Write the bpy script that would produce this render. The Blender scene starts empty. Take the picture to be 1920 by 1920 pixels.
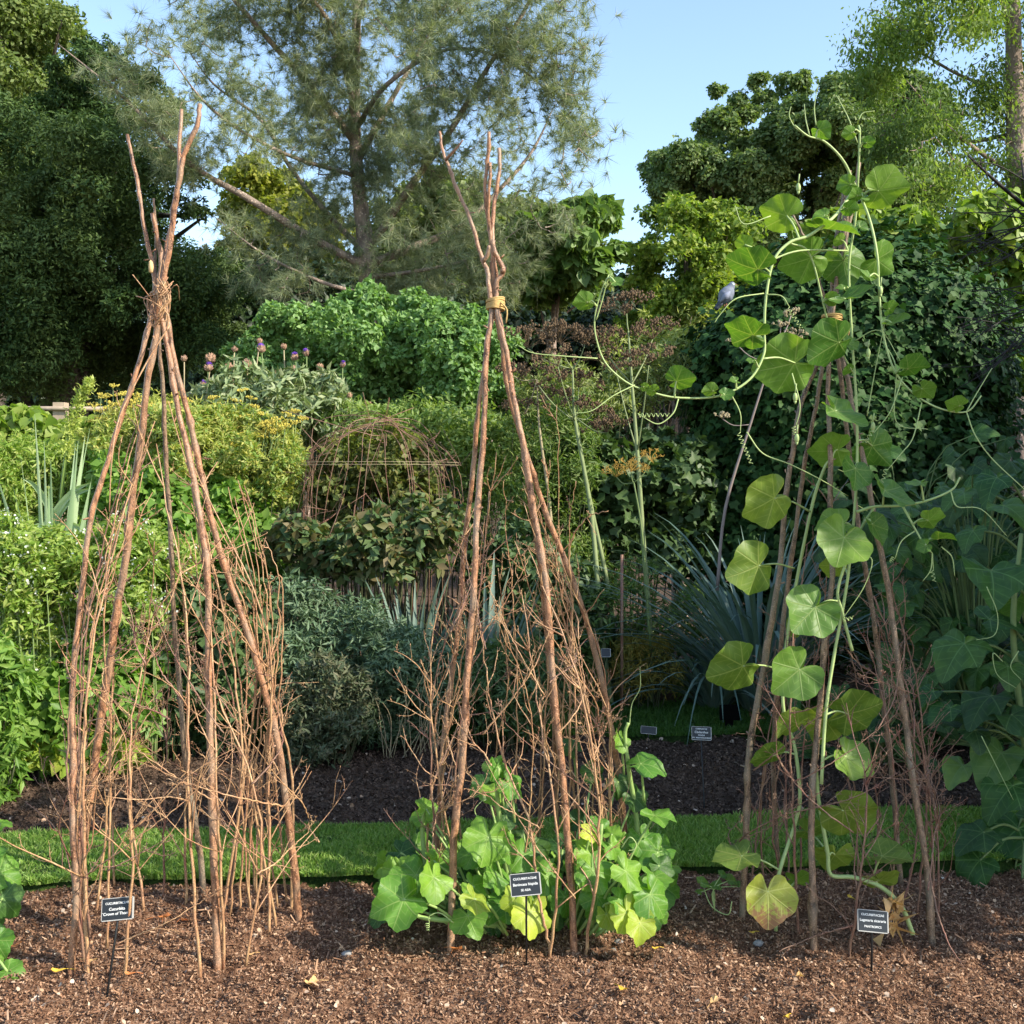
import bpy, math, random
import numpy as np
from mathutils import Vector
random.seed(7)
RG = np.random.default_rng(11)
S = bpy.context.scene
C = S.collection
PI = math.pi
F, HY, CH = 2000.0, 900.0, 1.7        # focal length in photo pixels, horizon row, eye height

def W(px, py, D):
    return np.array([(px-960)/F*D, D, CH+(HY-py)/F*D])
def GD(py):                            # distance of the ground seen at row py
    return CH*F/(py-HY)
def norm(v):
    v = np.asarray(v, float); n = np.linalg.norm(v, axis=-1, keepdims=True); return v/np.maximum(n, 1e-9)

# ------------------------------------------------------------------ objects
def tag(o, label=None, cat=None, group=None, kind=None):
    if label: o['label'] = label
    if cat: o['category'] = cat
    if group: o['group'] = group
    if kind: o['kind'] = kind
    return o
def thing(name, label, cat, loc=(0, 0, 0), group=None):
    o = bpy.data.objects.new(name, None); C.objects.link(o); o.empty_display_size = .1
    o.location = tuple(float(a) for a in loc)
    return tag(o, label, cat, group)
def link(name, me, mat, parent=None):
    o = bpy.data.objects.new(name, me); C.objects.link(o)
    for m in (mat if isinstance(mat, (list, tuple)) else [mat]): me.materials.append(m)
    if parent is not None:
        o.parent = parent
        root = parent
        off = Vector((0, 0, 0))
        while root is not None:
            off += root.location; root = root.parent
        o.location = -off
    return o
def np_mesh(name, V, Fc, k, uv=None, smooth=False, midx=None):
    """V (n,3), Fc (m,k) all faces with k corners"""
    me = bpy.data.meshes.new(name)
    V = np.ascontiguousarray(V, dtype=np.float32); Fc = np.ascontiguousarray(Fc, dtype=np.int32)
    me.vertices.add(len(V)); me.vertices.foreach_set('co', V.ravel())
    me.loops.add(Fc.size); me.loops.foreach_set('vertex_index', Fc.ravel())
    me.polygons.add(len(Fc))
    me.polygons.foreach_set('loop_start', np.arange(0, Fc.size, k, dtype=np.int32))
    me.polygons.foreach_set('loop_total', np.full(len(Fc), k, dtype=np.int32))
    if smooth: me.polygons.foreach_set('use_smooth', np.ones(len(Fc), dtype=bool))
    if midx is not None: me.polygons.foreach_set('material_index', np.asarray(midx, dtype=np.int32))
    if uv is not None:
        l = me.uv_layers.new(name='UVMap'); l.data.foreach_set('uv', np.ascontiguousarray(uv[Fc.ravel()], dtype=np.float32).ravel())
    me.update(calc_edges=True)
    return me

class MB:
    """collects quads/tris (tris stored as quads with a repeated corner are avoided: two lists)"""
    def __init__(s): s.v = []; s.q = []; s.n = 0; s.uv = []; s.mi = []
    def add(s, V, Q, uv=None, mi=0):
        V = np.asarray(V, float); s.v.append(V)
        for f in Q: s.q.append(tuple(int(i)+s.n for i in f)); s.mi.append(mi)
        s.uv.append(np.asarray(uv, float) if uv is not None else np.zeros((len(V), 2)))
        s.n += len(V)
    def tube(s, pts, rad, sides=6, smooth_n=0, jit=0.0, cap=True, mi=0):
        P = np.asarray(pts, float)
        R = np.full(len(P), rad, float) if np.isscalar(rad) else np.asarray(rad, float)
        if len(R) != len(P): R = np.interp(np.linspace(0, 1, len(P)), np.linspace(0, 1, len(R)), R)
        if smooth_n: P, R = catmull(P, R, smooth_n)
        if jit: R = R*(1+jit*(RG.random(len(R))*2-1))
        T = norm(np.gradient(P, axis=0))
        a = np.array([1.0, 0, 0]) if abs(T[0][0]) < .8 else np.array([0, 1.0, 0])
        n = norm(np.cross(T[0], a)); V = []; L = 0; uv = []
        ang = np.linspace(0, 2*PI, sides, endpoint=False)
        for i in range(len(P)):
            if i: L += np.linalg.norm(P[i]-P[i-1])
            n = norm(n-np.dot(n, T[i])*T[i]); b = np.cross(T[i], n)
            V.append(P[i]+R[i]*(np.outer(np.cos(ang), n)+np.outer(np.sin(ang), b)))
            uv.append(np.stack([ang/(2*PI), np.full(sides, L)], 1))
        V = np.concatenate(V); uv = np.concatenate(uv); Q = []
        for i in range(len(P)-1):
            for j in range(sides):
                k = (j+1) % sides
                Q.append((i*sides+j, i*sides+k, (i+1)*sides+k, (i+1)*sides+j))
        if cap:
            Q.append(tuple(range(sides))[::-1]); Q.append(tuple(range((len(P)-1)*sides, len(P)*sides)))
        s.add(V, Q, uv, mi)
    def box(s, c, sx, sy, sz, mi=0, M=None):
        V = np.array([[x, y, z] for x in (-.5, .5) for y in (-.5, .5) for z in (-.5, .5)])*[sx, sy, sz]
        if M is not None: V = V @ np.asarray(M).T
        s.add(V+np.asarray(c), [(0, 1, 3, 2), (4, 6, 7, 5), (0, 4, 5, 1), (2, 3, 7, 6), (0, 2, 6, 4), (1, 5, 7, 3)], None, mi)
    def ball(s, c, r, seg=8, rings=5, scale=(1, 1, 1), mi=0, axis=None, nz=0):
        V = []; Q = []
        for i in range(rings+1):
            t = PI*i/rings
            for j in range(seg):
                p = 2*PI*j/seg
                V.append((math.sin(t)*math.cos(p)*scale[0], math.sin(t)*math.sin(p)*scale[1], math.cos(t)*scale[2]))
        V = np.array(V)*r
        if nz: V = V*(1+nz*(RG.random((len(V), 1))-.5))
        if axis is not None:
            z = norm(axis); x = norm(np.cross(z, [0.31, .9, .2])); y = np.cross(z, x)
            V = V @ np.stack([x, y, z])
        for i in range(rings):
            for j in range(seg):
                k = (j+1) % seg; Q.append((i*seg+j, (i+1)*seg+j, (i+1)*seg+k, i*seg+k))
        s.add(V+np.asarray(c), Q, None, mi)
    def build(s, name, mat, parent=None, smooth=True):
        me = bpy.data.meshes.new(name)
        V = np.concatenate(s.v)
        me.from_pydata(V.tolist(), [], s.q)
        UV = np.concatenate(s.uv)
        l = me.uv_layers.new(name='UVMap')
        li = np.zeros(len(me.loops), dtype=np.int32); me.loops.foreach_get('vertex_index', li)
        l.data.foreach_set('uv', UV[li].astype(np.float32).ravel())
        me.polygons.foreach_set('material_index', np.array(s.mi, dtype=np.int32))
        if smooth: me.polygons.foreach_set('use_smooth', np.ones(len(me.polygons), dtype=bool))
        me.update()
        return link(name, me, mat, parent)

def catmull(P, R, n):
    P = np.asarray(P, float); A = np.vstack([2*P[0]-P[1], P, 2*P[-1]-P[-2]])
    t = np.linspace(0, 1, n, endpoint=False)[:, None]; out = []; ro = []
    for i in range(len(P)-1):
        p0, p1, p2, p3 = A[i:i+4]
        out.append(.5*((2*p1)+(-p0+p2)*t+(2*p0-5*p1+4*p2-p3)*t**2+(-p0+3*p1-3*p2+p3)*t**3))
        ro.append(R[i]+(R[i+1]-R[i])*t[:, 0])
    return np.vstack(out+[P[-1:]]), np.concatenate(ro+[R[-1:]])

# ------------------------------------------------------------------ materials
def nt(name):
    m = bpy.data.materials.new(name); m.use_nodes = True; t = m.node_tree; t.nodes.clear()
    return m, t
def N(t, ty, **k):
    n = t.nodes.new(ty)
    for a, b in k.items():
        if a.startswith('i_'): n.inputs[a[2:].replace('_', ' ')].default_value = b
        else: setattr(n, a, b)
    return n
def M(t, op, a, b=None, c=None, clamp=False):
    n = t.nodes.new('ShaderNodeMath'); n.operation = op; n.use_clamp = clamp
    for i, x in enumerate((a, b, c)):
        if x is None: continue
        if isinstance(x, (int, float)): n.inputs[i].default_value = x
        else: t.links.new(x, n.inputs[i])
    return n.outputs[0]
def mixc(t, f, a, b, bt='MIX'):
    n = t.nodes.new('ShaderNodeMix'); n.data_type = 'RGBA'; n.blend_type = bt
    for s_, x in ((n.inputs[0], f), (n.inputs[6], a), (n.inputs[7], b)):
        if isinstance(x, (int, float)): s_.default_value = x
        elif isinstance(x, (tuple, list)): s_.default_value = (*x[:3], 1)
        else: t.links.new(x, s_)
    return n.outputs[2]
def ramp(t, f, stops):
    n = t.nodes.new('ShaderNodeValToRGB'); e = n.color_ramp.elements
    while len(e) < len(stops): e.new(.5)
    for q, (p, c) in zip(e, stops): q.position = p; q.color = (*c, 1)
    t.links.new(f, n.inputs[0]); return n.outputs[0]

def leafmat(name, cols, trans=.35, rough=.5, spec=.35, patch=None, scale=.8, ts=(1.25, 1.35, .5)):
    """cols: list of leaf colours spread over the leaves at random, patch: second tone in clumps"""
    m, t = nt(name)
    g = N(t, 'ShaderNodeNewGeometry'); tc = N(t, 'ShaderNodeTexCoord')
    k = len(cols)
    col = ramp(t, g.outputs['Random Per Island'], [(i/(k-1) if k > 1 else 0, c) for i, c in enumerate(cols)])
    if patch:
        nz = N(t, 'ShaderNodeTexNoise', i_Scale=scale, i_Detail=2.0); t.links.new(tc.outputs['Object'], nz.inputs['Vector'])
        f = M(t, 'MULTIPLY', M(t, 'SUBTRACT', nz.outputs[0], .45), 6.0, clamp=True)
        col = mixc(t, M(t, 'MULTIPLY', f, .75), col, patch)
    b = N(t, 'ShaderNodeBsdfPrincipled', i_Roughness=rough); b.inputs['Specular IOR Level'].default_value = spec
    t.links.new(col, b.inputs['Base Color'])
    tr = N(t, 'ShaderNodeBsdfTranslucent')
    t.links.new(mixc(t, 1.0, col, ts, 'MULTIPLY'), tr.inputs['Color'])
    mx = N(t, 'ShaderNodeMixShader'); mx.inputs[0].default_value = trans
    t.links.new(b.outputs[0], mx.inputs[1]); t.links.new(tr.outputs[0], mx.inputs[2])
    o = N(t, 'ShaderNodeOutputMaterial'); t.links.new(mx.outputs[0], o.inputs[0])
    return m

def bigleafmat(name, base, dark, vein, trans=.38, spot=None, rough=.45):
    m, t = nt(name)
    uv = N(t, 'ShaderNodeUVMap'); sp = N(t, 'ShaderNodeSeparateXYZ'); t.links.new(uv.outputs[0], sp.inputs[0])
    x, y = sp.outputs[0], sp.outputs[1]
    r = M(t, 'SQRT', M(t, 'ADD', M(t, 'MULTIPLY', x, x), M(t, 'MULTIPLY', y, y)))
    th = M(t, 'DIVIDE', M(t, 'ARCTAN2', x, y), 2*PI/7)
    d = M(t, 'MULTIPLY', M(t, 'ABSOLUTE', M(t, 'SUBTRACT', th, M(t, 'ROUND', th))), 2*PI/7)
    dp = M(t, 'MULTIPLY', d, r)
    wid = M(t, 'SUBTRACT', .026, M(t, 'MULTIPLY', r, .016))
    v1 = M(t, 'SUBTRACT', 1.0, M(t, 'DIVIDE', dp, wid), clamp=True)
    s = M(t, 'FRACT', M(t, 'MULTIPLY', M(t, 'SUBTRACT', r, M(t, 'MULTIPLY', dp, .9)), 6.5))
    v2 = M(t, 'MULTIPLY', M(t, 'SUBTRACT', 1.0, M(t, 'DIVIDE', M(t, 'ABSOLUTE', M(t, 'SUBTRACT', s, .5)), .11), clamp=True), .38)
    v = M(t, 'MAXIMUM', v1, v2)
    tc = N(t, 'ShaderNodeTexCoord'); nz = N(t, 'ShaderNodeTexNoise', i_Scale=22.0, i_Detail=3.0); t.links.new(tc.outputs['Object'], nz.inputs['Vector'])
    oi = N(t, 'ShaderNodeObjectInfo')
    col = mixc(t, M(t, 'MULTIPLY', M(t, 'SUBTRACT', nz.outputs[0], .3), 2.0, clamp=True), dark, base)
    hs = N(t, 'ShaderNodeHueSaturation'); t.links.new(col, hs.inputs['Color'])
    t.links.new(M(t, 'ADD', M(t, 'MULTIPLY', oi.outputs['Random'], .5), .78), hs.inputs['Value'])
    t.links.new(M(t, 'ADD', M(t, 'MULTIPLY', oi.outputs['Random'], -.035), .515), hs.inputs['Hue'])
    col = hs.outputs[0]
    if spot:
        n2 = N(t, 'ShaderNodeTexNoise', i_Scale=9.0, i_Detail=4.0); t.links.new(uv.outputs[0], n2.inputs['Vector'])
        e = M(t, 'MULTIPLY', M(t, 'SUBTRACT', M(t, 'ADD', M(t, 'MULTIPLY', n2.outputs[0], .9), M(t, 'MULTIPLY', y, .55)), .62), 7.0, clamp=True)
        col = mixc(t, e, col, spot)
    col = mixc(t, M(t, 'MULTIPLY', v, .7), col, vein)
    b = N(t, 'ShaderNodeBsdfPrincipled', i_Roughness=rough); b.inputs['Specular IOR Level'].default_value = .4
    t.links.new(col, b.inputs['Base Color'])
    h = M(t, 'ADD', M(t, 'MULTIPLY', v, -.6), M(t, 'MULTIPLY', nz.outputs[0], .5))
    bp = N(t, 'ShaderNodeBump', i_Strength=.5, i_Distance=.004); t.links.new(h, bp.inputs['Height']); t.links.new(bp.outputs[0], b.inputs['Normal'])
    tr = N(t, 'ShaderNodeBsdfTranslucent'); t.links.new(mixc(t, 1.0, col, (1.5, 1.45, .45), 'MULTIPLY'), tr.inputs['Color'])
    mx = N(t, 'ShaderNodeMixShader'); mx.inputs[0].default_value = trans
    t.links.new(b.outputs[0], mx.inputs[1]); t.links.new(tr.outputs[0], mx.inputs[2])
    o = N(t, 'ShaderNodeOutputMaterial'); t.links.new(mx.outputs[0], o.inputs[0])
    return m

def barkmat(name, c1, c2, c3, sc=60, rough=.55, bump=.5, stretch=.15, dist=.003):
    m, t = nt(name)
    tc = N(t, 'ShaderNodeTexCoord'); mp = N(t, 'ShaderNodeMapping'); mp.inputs['Scale'].default_value = (1, 1, stretch)
    t.links.new(tc.outputs['Object'], mp.inputs[0])
    n1 = N(t, 'ShaderNodeTexNoise', i_Scale=float(sc), i_Detail=5.0, i_Roughness=.65); t.links.new(mp.outputs[0], n1.inputs['Vector'])
    n2 = N(t, 'ShaderNodeTexNoise', i_Scale=sc*.12, i_Detail=3.0); t.links.new(tc.outputs['Object'], n2.inputs['Vector'])
    v = N(t, 'ShaderNodeTexVoronoi', i_Scale=sc*2.6); t.links.new(tc.outputs['Object'], v.inputs['Vector'])
    col = ramp(t, n1.outputs[0], [(.34, c1), (.6, c2)])
    col = mixc(t, M(t, 'MULTIPLY', M(t, 'SUBTRACT', n2.outputs[0], .45), 4.0, clamp=True), col, c3)
    lent = M(t, 'LESS_THAN', v.outputs[0], .24)
    col = mixc(t, M(t, 'MULTIPLY', lent, .6), col, tuple(min(1, a*1.9+.05) for a in c2))
    b = N(t, 'ShaderNodeBsdfPrincipled', i_Roughness=rough); b.inputs['Specular IOR Level'].default_value = .4
    t.links.new(col, b.inputs['Base Color'])
    bp = N(t, 'ShaderNodeBump', i_Strength=bump, i_Distance=dist); t.links.new(n1.outputs[0], bp.inputs['Height']); t.links.new(bp.outputs[0], b.inputs['Normal'])
    o = N(t, 'ShaderNodeOutputMaterial'); t.links.new(b.outputs[0], o.inputs[0])
    return m

def plain(name, c, rough=.6, spec=.4, var=.15, sc=20, emit=None):
    m, t = nt(name)
    tc = N(t, 'ShaderNodeTexCoord'); nz = N(t, 'ShaderNodeTexNoise', i_Scale=float(sc), i_Detail=4.0); t.links.new(tc.outputs['Object'], nz.inputs['Vector'])
    col = mixc(t, nz.outputs[0], tuple(a*(1-var) for a in c), tuple(min(1, a*(1+var)) for a in c))
    b = N(t, 'ShaderNodeBsdfPrincipled', i_Roughness=rough); b.inputs['Specular IOR Level'].default_value = spec
    t.links.new(col, b.inputs['Base Color'])
    o = N(t, 'ShaderNodeOutputMaterial'); t.links.new(b.outputs[0], o.inputs[0])
    return m

def soilmat(name, c1, c2, c3, sc=1.0):
    m, t = nt(name)
    tc = N(t, 'ShaderNodeTexCoord')
    n1 = N(t, 'ShaderNodeTexNoise', i_Scale=95.0*sc, i_Detail=6.0, i_Roughness=.75)
    n2 = N(t, 'ShaderNodeTexNoise', i_Scale=3.0*sc, i_Detail=4.0)
    v = N(t, 'ShaderNodeTexVoronoi', i_Scale=70.0*sc)
    for n in (n1, n2, v): t.links.new(tc.outputs['Object'], n.inputs['Vector'])
    col = ramp(t, n1.outputs[0], [(.32, c1), (.5, c2), (.7, c3)])
    vc = N(t, 'ShaderNodeSeparateColor'); t.links.new(v.outputs['Color'], vc.inputs[0])
    col = mixc(t, M(t, 'MULTIPLY', M(t, 'GREATER_THAN', vc.outputs[0], .8), .6), col, c3)
    col = mixc(t, M(t, 'MULTIPLY', M(t, 'SUBTRACT', n2.outputs[0], .42), 2.5, clamp=True), col, tuple(a*.55 for a in c2))
    b = N(t, 'ShaderNodeBsdfPrincipled', i_Roughness=.95); b.inputs['Specular IOR Level'].default_value = .15
    t.links.new(col, b.inputs['Base Color'])
    h = M(t, 'ADD', n1.outputs[0], M(t, 'MULTIPLY', vc.outputs[1], .5))
    bp = N(t, 'ShaderNodeBump', i_Strength=1.0, i_Distance=.012); t.links.new(h, bp.inputs['Height']); t.links.new(bp.outputs[0], b.inputs['Normal'])
    o = N(t, 'ShaderNodeOutputMaterial'); t.links.new(b.outputs[0], o.inputs[0])
    return m

MT = {}
MT['hazel'] = barkmat('hazel_bark', (.065, .028, .016), (.40, .20, .105), (.31, .22, .15), 55, .40, 1.0, .45, .006)
MT['hazel_dark'] = barkmat('weathered_bark', (.05, .032, .02), (.29, .185, .115), (.22, .18, .13), 55, .5, 1.0, .45, .006)
MT['twig'] = barkmat('twig_bark', (.24, .125, .06), (.50, .31, .16), (.32, .15, .085), 90, .45)
MT['twig_dull'] = barkmat('dull_twig_bark', (.13, .065, .045), (.28, .17, .11), (.22, .09, .065), 90, .5)
MT['cut'] = plain('cut_wood', (.62, .42, .2), .7)
MT['trunk'] = barkmat('tree_bark', (.10, .075, .06), (.28, .21, .17), (.2, .15, .12), 6, .85, 1.0, .35, .05)
MT['trunk_dark'] = barkmat('dark_tree_bark', (.03, .025, .02), (.10, .08, .06), (.07, .06, .04), 8, .85, 1.0, .35, .05)
MT['pinebark'] = barkmat('pine_bark', (.12, .09, .075), (.34, .26, .21), (.24, .19, .16), 9, .85, 1.0, .5, .05)
MT['twine'] = plain('jute_twine', (.50, .34, .14), .9, .1, .3, 120)
MT['black'] = plain('black_plastic', (.012, .013, .014), .4, .5, .1)
MT['dull_black'] = plain('dull_black_paint', (.004, .004, .004), .95, .05, .1)
MT['label'] = plain('black_label_face', (.016, .018, .019), .38, .5, .15, 60)
MT['white'] = plain('white_lettering', (.75, .76, .74), .6, .3, .05)
MT['edge'] = plain('pale_label_edge', (.42, .41, .38), .6)
MT['post'] = plain('weathered_post', (.42, .33, .24), .9, .2, .35, 14)
MT['soil'] = soilmat('mulched_soil', (.055, .028, .017), (.20, .105, .062), (.42, .26, .165))
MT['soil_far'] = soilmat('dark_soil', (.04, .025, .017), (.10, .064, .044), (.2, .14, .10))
MT['turf'] = soilmat('turf_base', (.015, .03, .008), (.035, .07, .014), (.07, .11, .02))

# ------------------------------------------------------------------ leaf clouds
T_LEAF = (np.array([[0, 0, 0], [-.32, .45, .10], [.32, .45, .10], [0, 1, -.05]]), np.array([[0, 3, 1], [0, 2, 3]]))
T_ROUND = (np.array([[0, 0, 0], [-.42, .25, .08], [-.38, .7, .06], [0, 1, -.1], [.38, .7, .06], [.42, .25, .08]]),
           np.array([[0, 3, 1], [1, 3, 2], [0, 5, 3], [5, 4, 3]]))
T_IVY = (np.array([[0, 0, 0], [-.45, .0, .04], [-.5, .45, .08], [-.2, .55, .0], [0, 1, -.12], [.2, .55, .0], [.5, .45, .08], [.45, 0, .04]]),
         np.array([[0, 2, 1], [0, 3, 2], [0, 4, 3], [0, 5, 4], [0, 6, 5], [0, 7, 6]]))
T_NARROW = (np.array([[0, 0, 0], [-.11, .4, .03], [.11, .4, .03], [0, 1, -.12]]), np.array([[0, 3, 1], [0, 2, 3]]))
T_HEART = (np.array([[0, 0, 0], [-.25, -.15, .03], [-.5, .1, .08], [-.42, .5, .06], [0, 1, -.18], [.42, .5, .06], [.5, .1, .08], [.25, -.15, .03], [0, .45, -.03]]),
           np.array([[0, 8, 1], [1, 8, 2], [2, 8, 3], [3, 8, 4], [4, 8, 5], [5, 8, 6], [6, 8, 7], [7, 8, 0]]))
T_CHIP = (np.array([[-.3, 0, .0], [.3, .05, .02], [.22, 1, .05], [-.26, .9, .0]]), np.array([[0, 1, 2], [0, 2, 3]]))

def cloud(name, P, Nn, size, tpl, mat, parent=None, droop=.3, jn=.5, var=.35, asp=1.0, tip=None):
    n = len(P); tv, tf = tpl
    Nn = norm(np.asarray(Nn)+jn*RG.normal(size=(n, 3)))
    T = RG.normal(size=(n, 3))
    if tip is not None: T = T*.45+tip
    T[:, 2] -= droop*1.5
    T = norm(T-np.sum(T*Nn, 1, keepdims=True)*Nn)
    B = np.cross(T, Nn)
    s = size*(1+var*(RG.random(n)*2-1))
    V = (P[:, None, :]+s[:, None, None]*(asp*tv[None, :, 0:1]*B[:, None, :]+tv[None, :, 1:2]*T[:, None, :]+tv[None, :, 2:3]*Nn[:, None, :]))
    Fc = tf[None]+(np.arange(n)*len(tv))[:, None, None]
    me = np_mesh(name, V.reshape(-1, 3), Fc.reshape(-1, 3), 3)
    return link(name, me, mat, parent)

def inpoly(x, y, poly):
    c = np.zeros(len(x), bool); n = len(poly)
    for i in range(n):
        x1, y1 = poly[i]; x2, y2 = poly[(i+1) % n]
        if y1 == y2: continue
        k = ((y1 > y) != (y2 > y)) & (x < (x2-x1)*(y-y1)/(y2-y1)+x1)
        c ^= k
    return c
def polypts(poly, n):
    a = np.array(poly, float); lo, hi = a.min(0), a.max(0); out = np.zeros((0, 2))
    while len(out) < n:
        q = lo+(hi-lo)*RG.random((n*3, 2)); out = np.vstack([out, q[inpoly(q[:, 0], q[:, 1], poly)]])
    return out[:n]
def blobs(poly, D, depth, n, r0, r1, nf=1.7):
    """clump centres of a crown whose silhouette is poly; r in metres; clumps shrink towards the outline"""
    n = int(n*nf); q = polypts(poly, n*3); out = []
    cx, cy = q.mean(0); ex = np.ptp(q[:, 0])/2; ey = np.ptp(q[:, 1])/2; an = np.linspace(0, 2*PI, 10, endpoint=False)
    for x, y in q:
        if len(out) >= n: break
        r = (r0+(r1-r0)*random.random())*random.choice([.45, .6, .8, 1.0]); ok = False; lim = random.choice([9, 9, 8, 6])
        for k in range(5):
            rp = r/D*F*.88
            if inpoly(x+rp*np.cos(an), y+rp*np.sin(an), poly).sum() >= lim: ok = True; break
            r *= .8
        if not ok and random.random() < .75: continue
        e = 1-min(1, math.hypot((x-cx)/ex, (y-cy)/ey)*.75)
        d = D+depth*(e**.5)*(random.random()*2-1.35)
        p = W(x, y, D); p = p*[1, 0, 1]+[0, d, 0]
        out.append((p, r))
    return out
def kids(bl, k=11, up=.38):
    """break every lobe of a crown into leaf clumps sitting on its upper and outer side"""
    out = []
    for p, r in bl:
        for i in range(k):
            a = norm(RG.normal(size=3)+[0, -.35, up]); q = r*random.uniform(.26, .46)
            out.append((p+a*r*random.uniform(.45, .88)*np.array([1, 1, .8]), q))
    return out
def shell(bl, dens, flat=.8, inner=.55, sub=3, spr=4):
    Ps, Ns = [], []
    c = np.array([b[0] for b in bl]); r = np.array([b[1] for b in bl])
    for i, (p, rr) in enumerate(bl):
        n = int(dens*rr*rr)
        d = norm(RG.normal(size=(n, 3))); d[:, 2] = np.where((d[:, 2] < -.2) & (RG.random(n) < .5), -d[:, 2], d[:, 2])
        # the clump is itself broken into smaller tufts
        if sub:
            m = sub*5; a = norm(RG.normal(size=(m, 3))); w_ = d @ a.T; near = w_.max(1)
            lump = .72+.42*np.clip((near-.72)/.28, 0, 1)+.10*RG.normal(size=m)[w_.argmax(1)]
        else: lump = 1+.14*np.sin(d[:, 0]*7+i)*np.sin(d[:, 2]*6+2*i)*np.cos(d[:, 1]*5+i)
        u = RG.random(n); rad = rr*lump*(.5+.52*u**.5)*(1+.3*(RG.random(n) < .10)*RG.random(n))
        q = p+d*rad[:, None]*[1, 1, flat]
        nb = np.where(np.linalg.norm(c-p, axis=1) < (r+rr*1.3))[0]; nb = nb[nb != i]
        keep = np.ones(n, bool)
        if len(nb): keep = (np.linalg.norm((q[:, None]-c[None, nb])/[1, 1, flat], axis=2)/r[None, nb]).min(1) > inner*.9
        Ps.append(q[keep]); Ns.append(norm(d[keep]*.7+[0, -.1, .45]))
        if spr:
            k = 9 if spr < 12 else 14; a = norm(RG.normal(size=(spr, 3))+[0, -.2, .7 if spr < 12 else 1.6]); L = rr*(.25+(.45 if spr < 12 else .9)*RG.random(spr)); t = np.linspace(0, 1, k)
            b_ = p+a*rr*[1, 1, flat]*.85; g_ = norm(a+[0, 0, .5]+.3*RG.normal(size=(spr, 3)))
            qq = b_[:, None]+g_[:, None]*(L[:, None]*t)[:, :, None]-np.array([0, 0, 1])*(L[:, None]*t**2*.25)[:, :, None]+RG.normal(size=(spr, k, 3))*rr*.045
            Ps.append(qq.reshape(-1, 3)); Ns.append(norm(np.repeat(a, k, 0)*.4+RG.normal(size=(spr*k, 3))*.5+[0, 0, .4]))
    return np.vstack(Ps), np.vstack(Ns)

def trunkline(b, top, bend=.15, n=5):
    P = [np.array(b, float)+(np.array(top, float)-np.array(b, float))*t+np.array([random.uniform(-bend, bend), random.uniform(-bend, bend), 0])*(0 if t in (0, 1) else 1) for t in np.linspace(0, 1, n)]
    return P
def tree(name, label, cat, bl, base, trunk_top, r, mat, leafm, size, dens, tpl=T_LEAF, group=None, droop=.3, nlimb=26, flat=.8, inner=.55, extra=None, twigs=0, lobes=0):
    t = thing(name, label, cat, base, group)
    bl0 = bl; bl = kids(bl, lobes) if lobes else bl
    P, Nn = shell(bl, dens, flat, inner)
    if lobes: P2, N2 = shell([(p, r*.75) for p, r in bl0], dens*.35, flat, .3, 0, 0); P = np.vstack([P, P2]); Nn = np.vstack([Nn, N2])
    cloud('crown', P, Nn, size, tpl, leafm, t, droop)
    mb = MB(); tr = trunkline(base, trunk_top, r*.6); mb.tube(tr, [r*1.15, r, r*.85, r*.6, r*.35], 10, 4, .05)
    for p, rr in random.sample(bl, min(nlimb, len(bl))):
        k = random.uniform(.35, 1)*(len(tr)-1); i = int(min(k, len(tr)-2)); s = tr[i]+(tr[i+1]-tr[i])*(k-i)
        m = (s+p)/2+np.array([random.uniform(-.2, .2), random.uniform(-.2, .2), random.uniform(-.1, .3)])*rr
        mb.tube([s, m, p], [r*.28, r*.16, r*.05], 5, 3)
    mb.build('trunk', mat, t)
    return t

# ================================================================== GROUND
def vnoise(x, y, s, seed):
    r = np.random.default_rng(seed); g = r.random((64, 64))
    X = x*s; Y = y*s; i = np.floor(X).astype(int); j = np.floor(Y).astype(int); fx = X-i; fy = Y-j
    fx = fx*fx*(3-2*fx); fy = fy*fy*(3-2*fy); a = g[i % 64, j % 64]; b = g[(i+1) % 64, j % 64]; c = g[i % 64, (j+1) % 64]; d = g[(i+1) % 64, (j+1) % 64]
    return (a*(1-fx)+b*fx)*(1-fy)+(c*(1-fx)+d*fx)*fy-.5
def soil_h(x, y):
    return 1.35*(.035*vnoise(x, y, 2.1, 1)+.03*vnoise(x, y, 7, 2)+.022*vnoise(x, y, 19, 3)+.014*vnoise(x, y, 47, 4))
def sheet(name, x0, x1, y0f, y1f, step, z, mat, hf=None, fall=.0):
    nx = int((x1-x0)/step)+1; xs = np.linspace(x0, x1, nx)
    ny = int((float(y1f(np.zeros(1))[0]-y0f(np.zeros(1))[0]))/step)+1; v = np.linspace(0, 1, ny)
    X = np.repeat(xs[None], ny, 0); Y = y0f(X)+(y1f(X)-y0f(X))*v[:, None]
    Z = np.full_like(X, z)
    if hf is not None: Z = Z+hf(X, Y)
    if fall: Z -= fall*np.clip(1-np.minimum(v, 1-v)[:, None]*(float(y1f(np.zeros(1))[0]-y0f(np.zeros(1))[0]))/.06, 0, 1)
    V = np.stack([X, Y, Z], -1).reshape(-1, 3)
    a = (np.arange(ny-1)[:, None]*nx+np.arange(nx-1)[None]).ravel()
    Q = np.stack([a, a+1, a+nx+1, a+nx], 1)
    return tag(link(name, np_mesh(name, V, Q, 4, smooth=True), mat), kind='structure')
E1 = lambda x: 4.60+.065*x+.05*vnoise(x+9, 0*x+3, 2.3, 5)+.03*vnoise(x+9, 0*x+3, 9, 6); E2 = lambda x: 5.24+.09*x+.06*vnoise(x+9, 0*x+7, 2.1, 7)       # near turf path edges
E3 = lambda x: 7.00+.06*x+.08*vnoise(x+9, 0*x+5, 1.7, 8); E4 = lambda x: 7.95+.05*x         # far turf path edges
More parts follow.
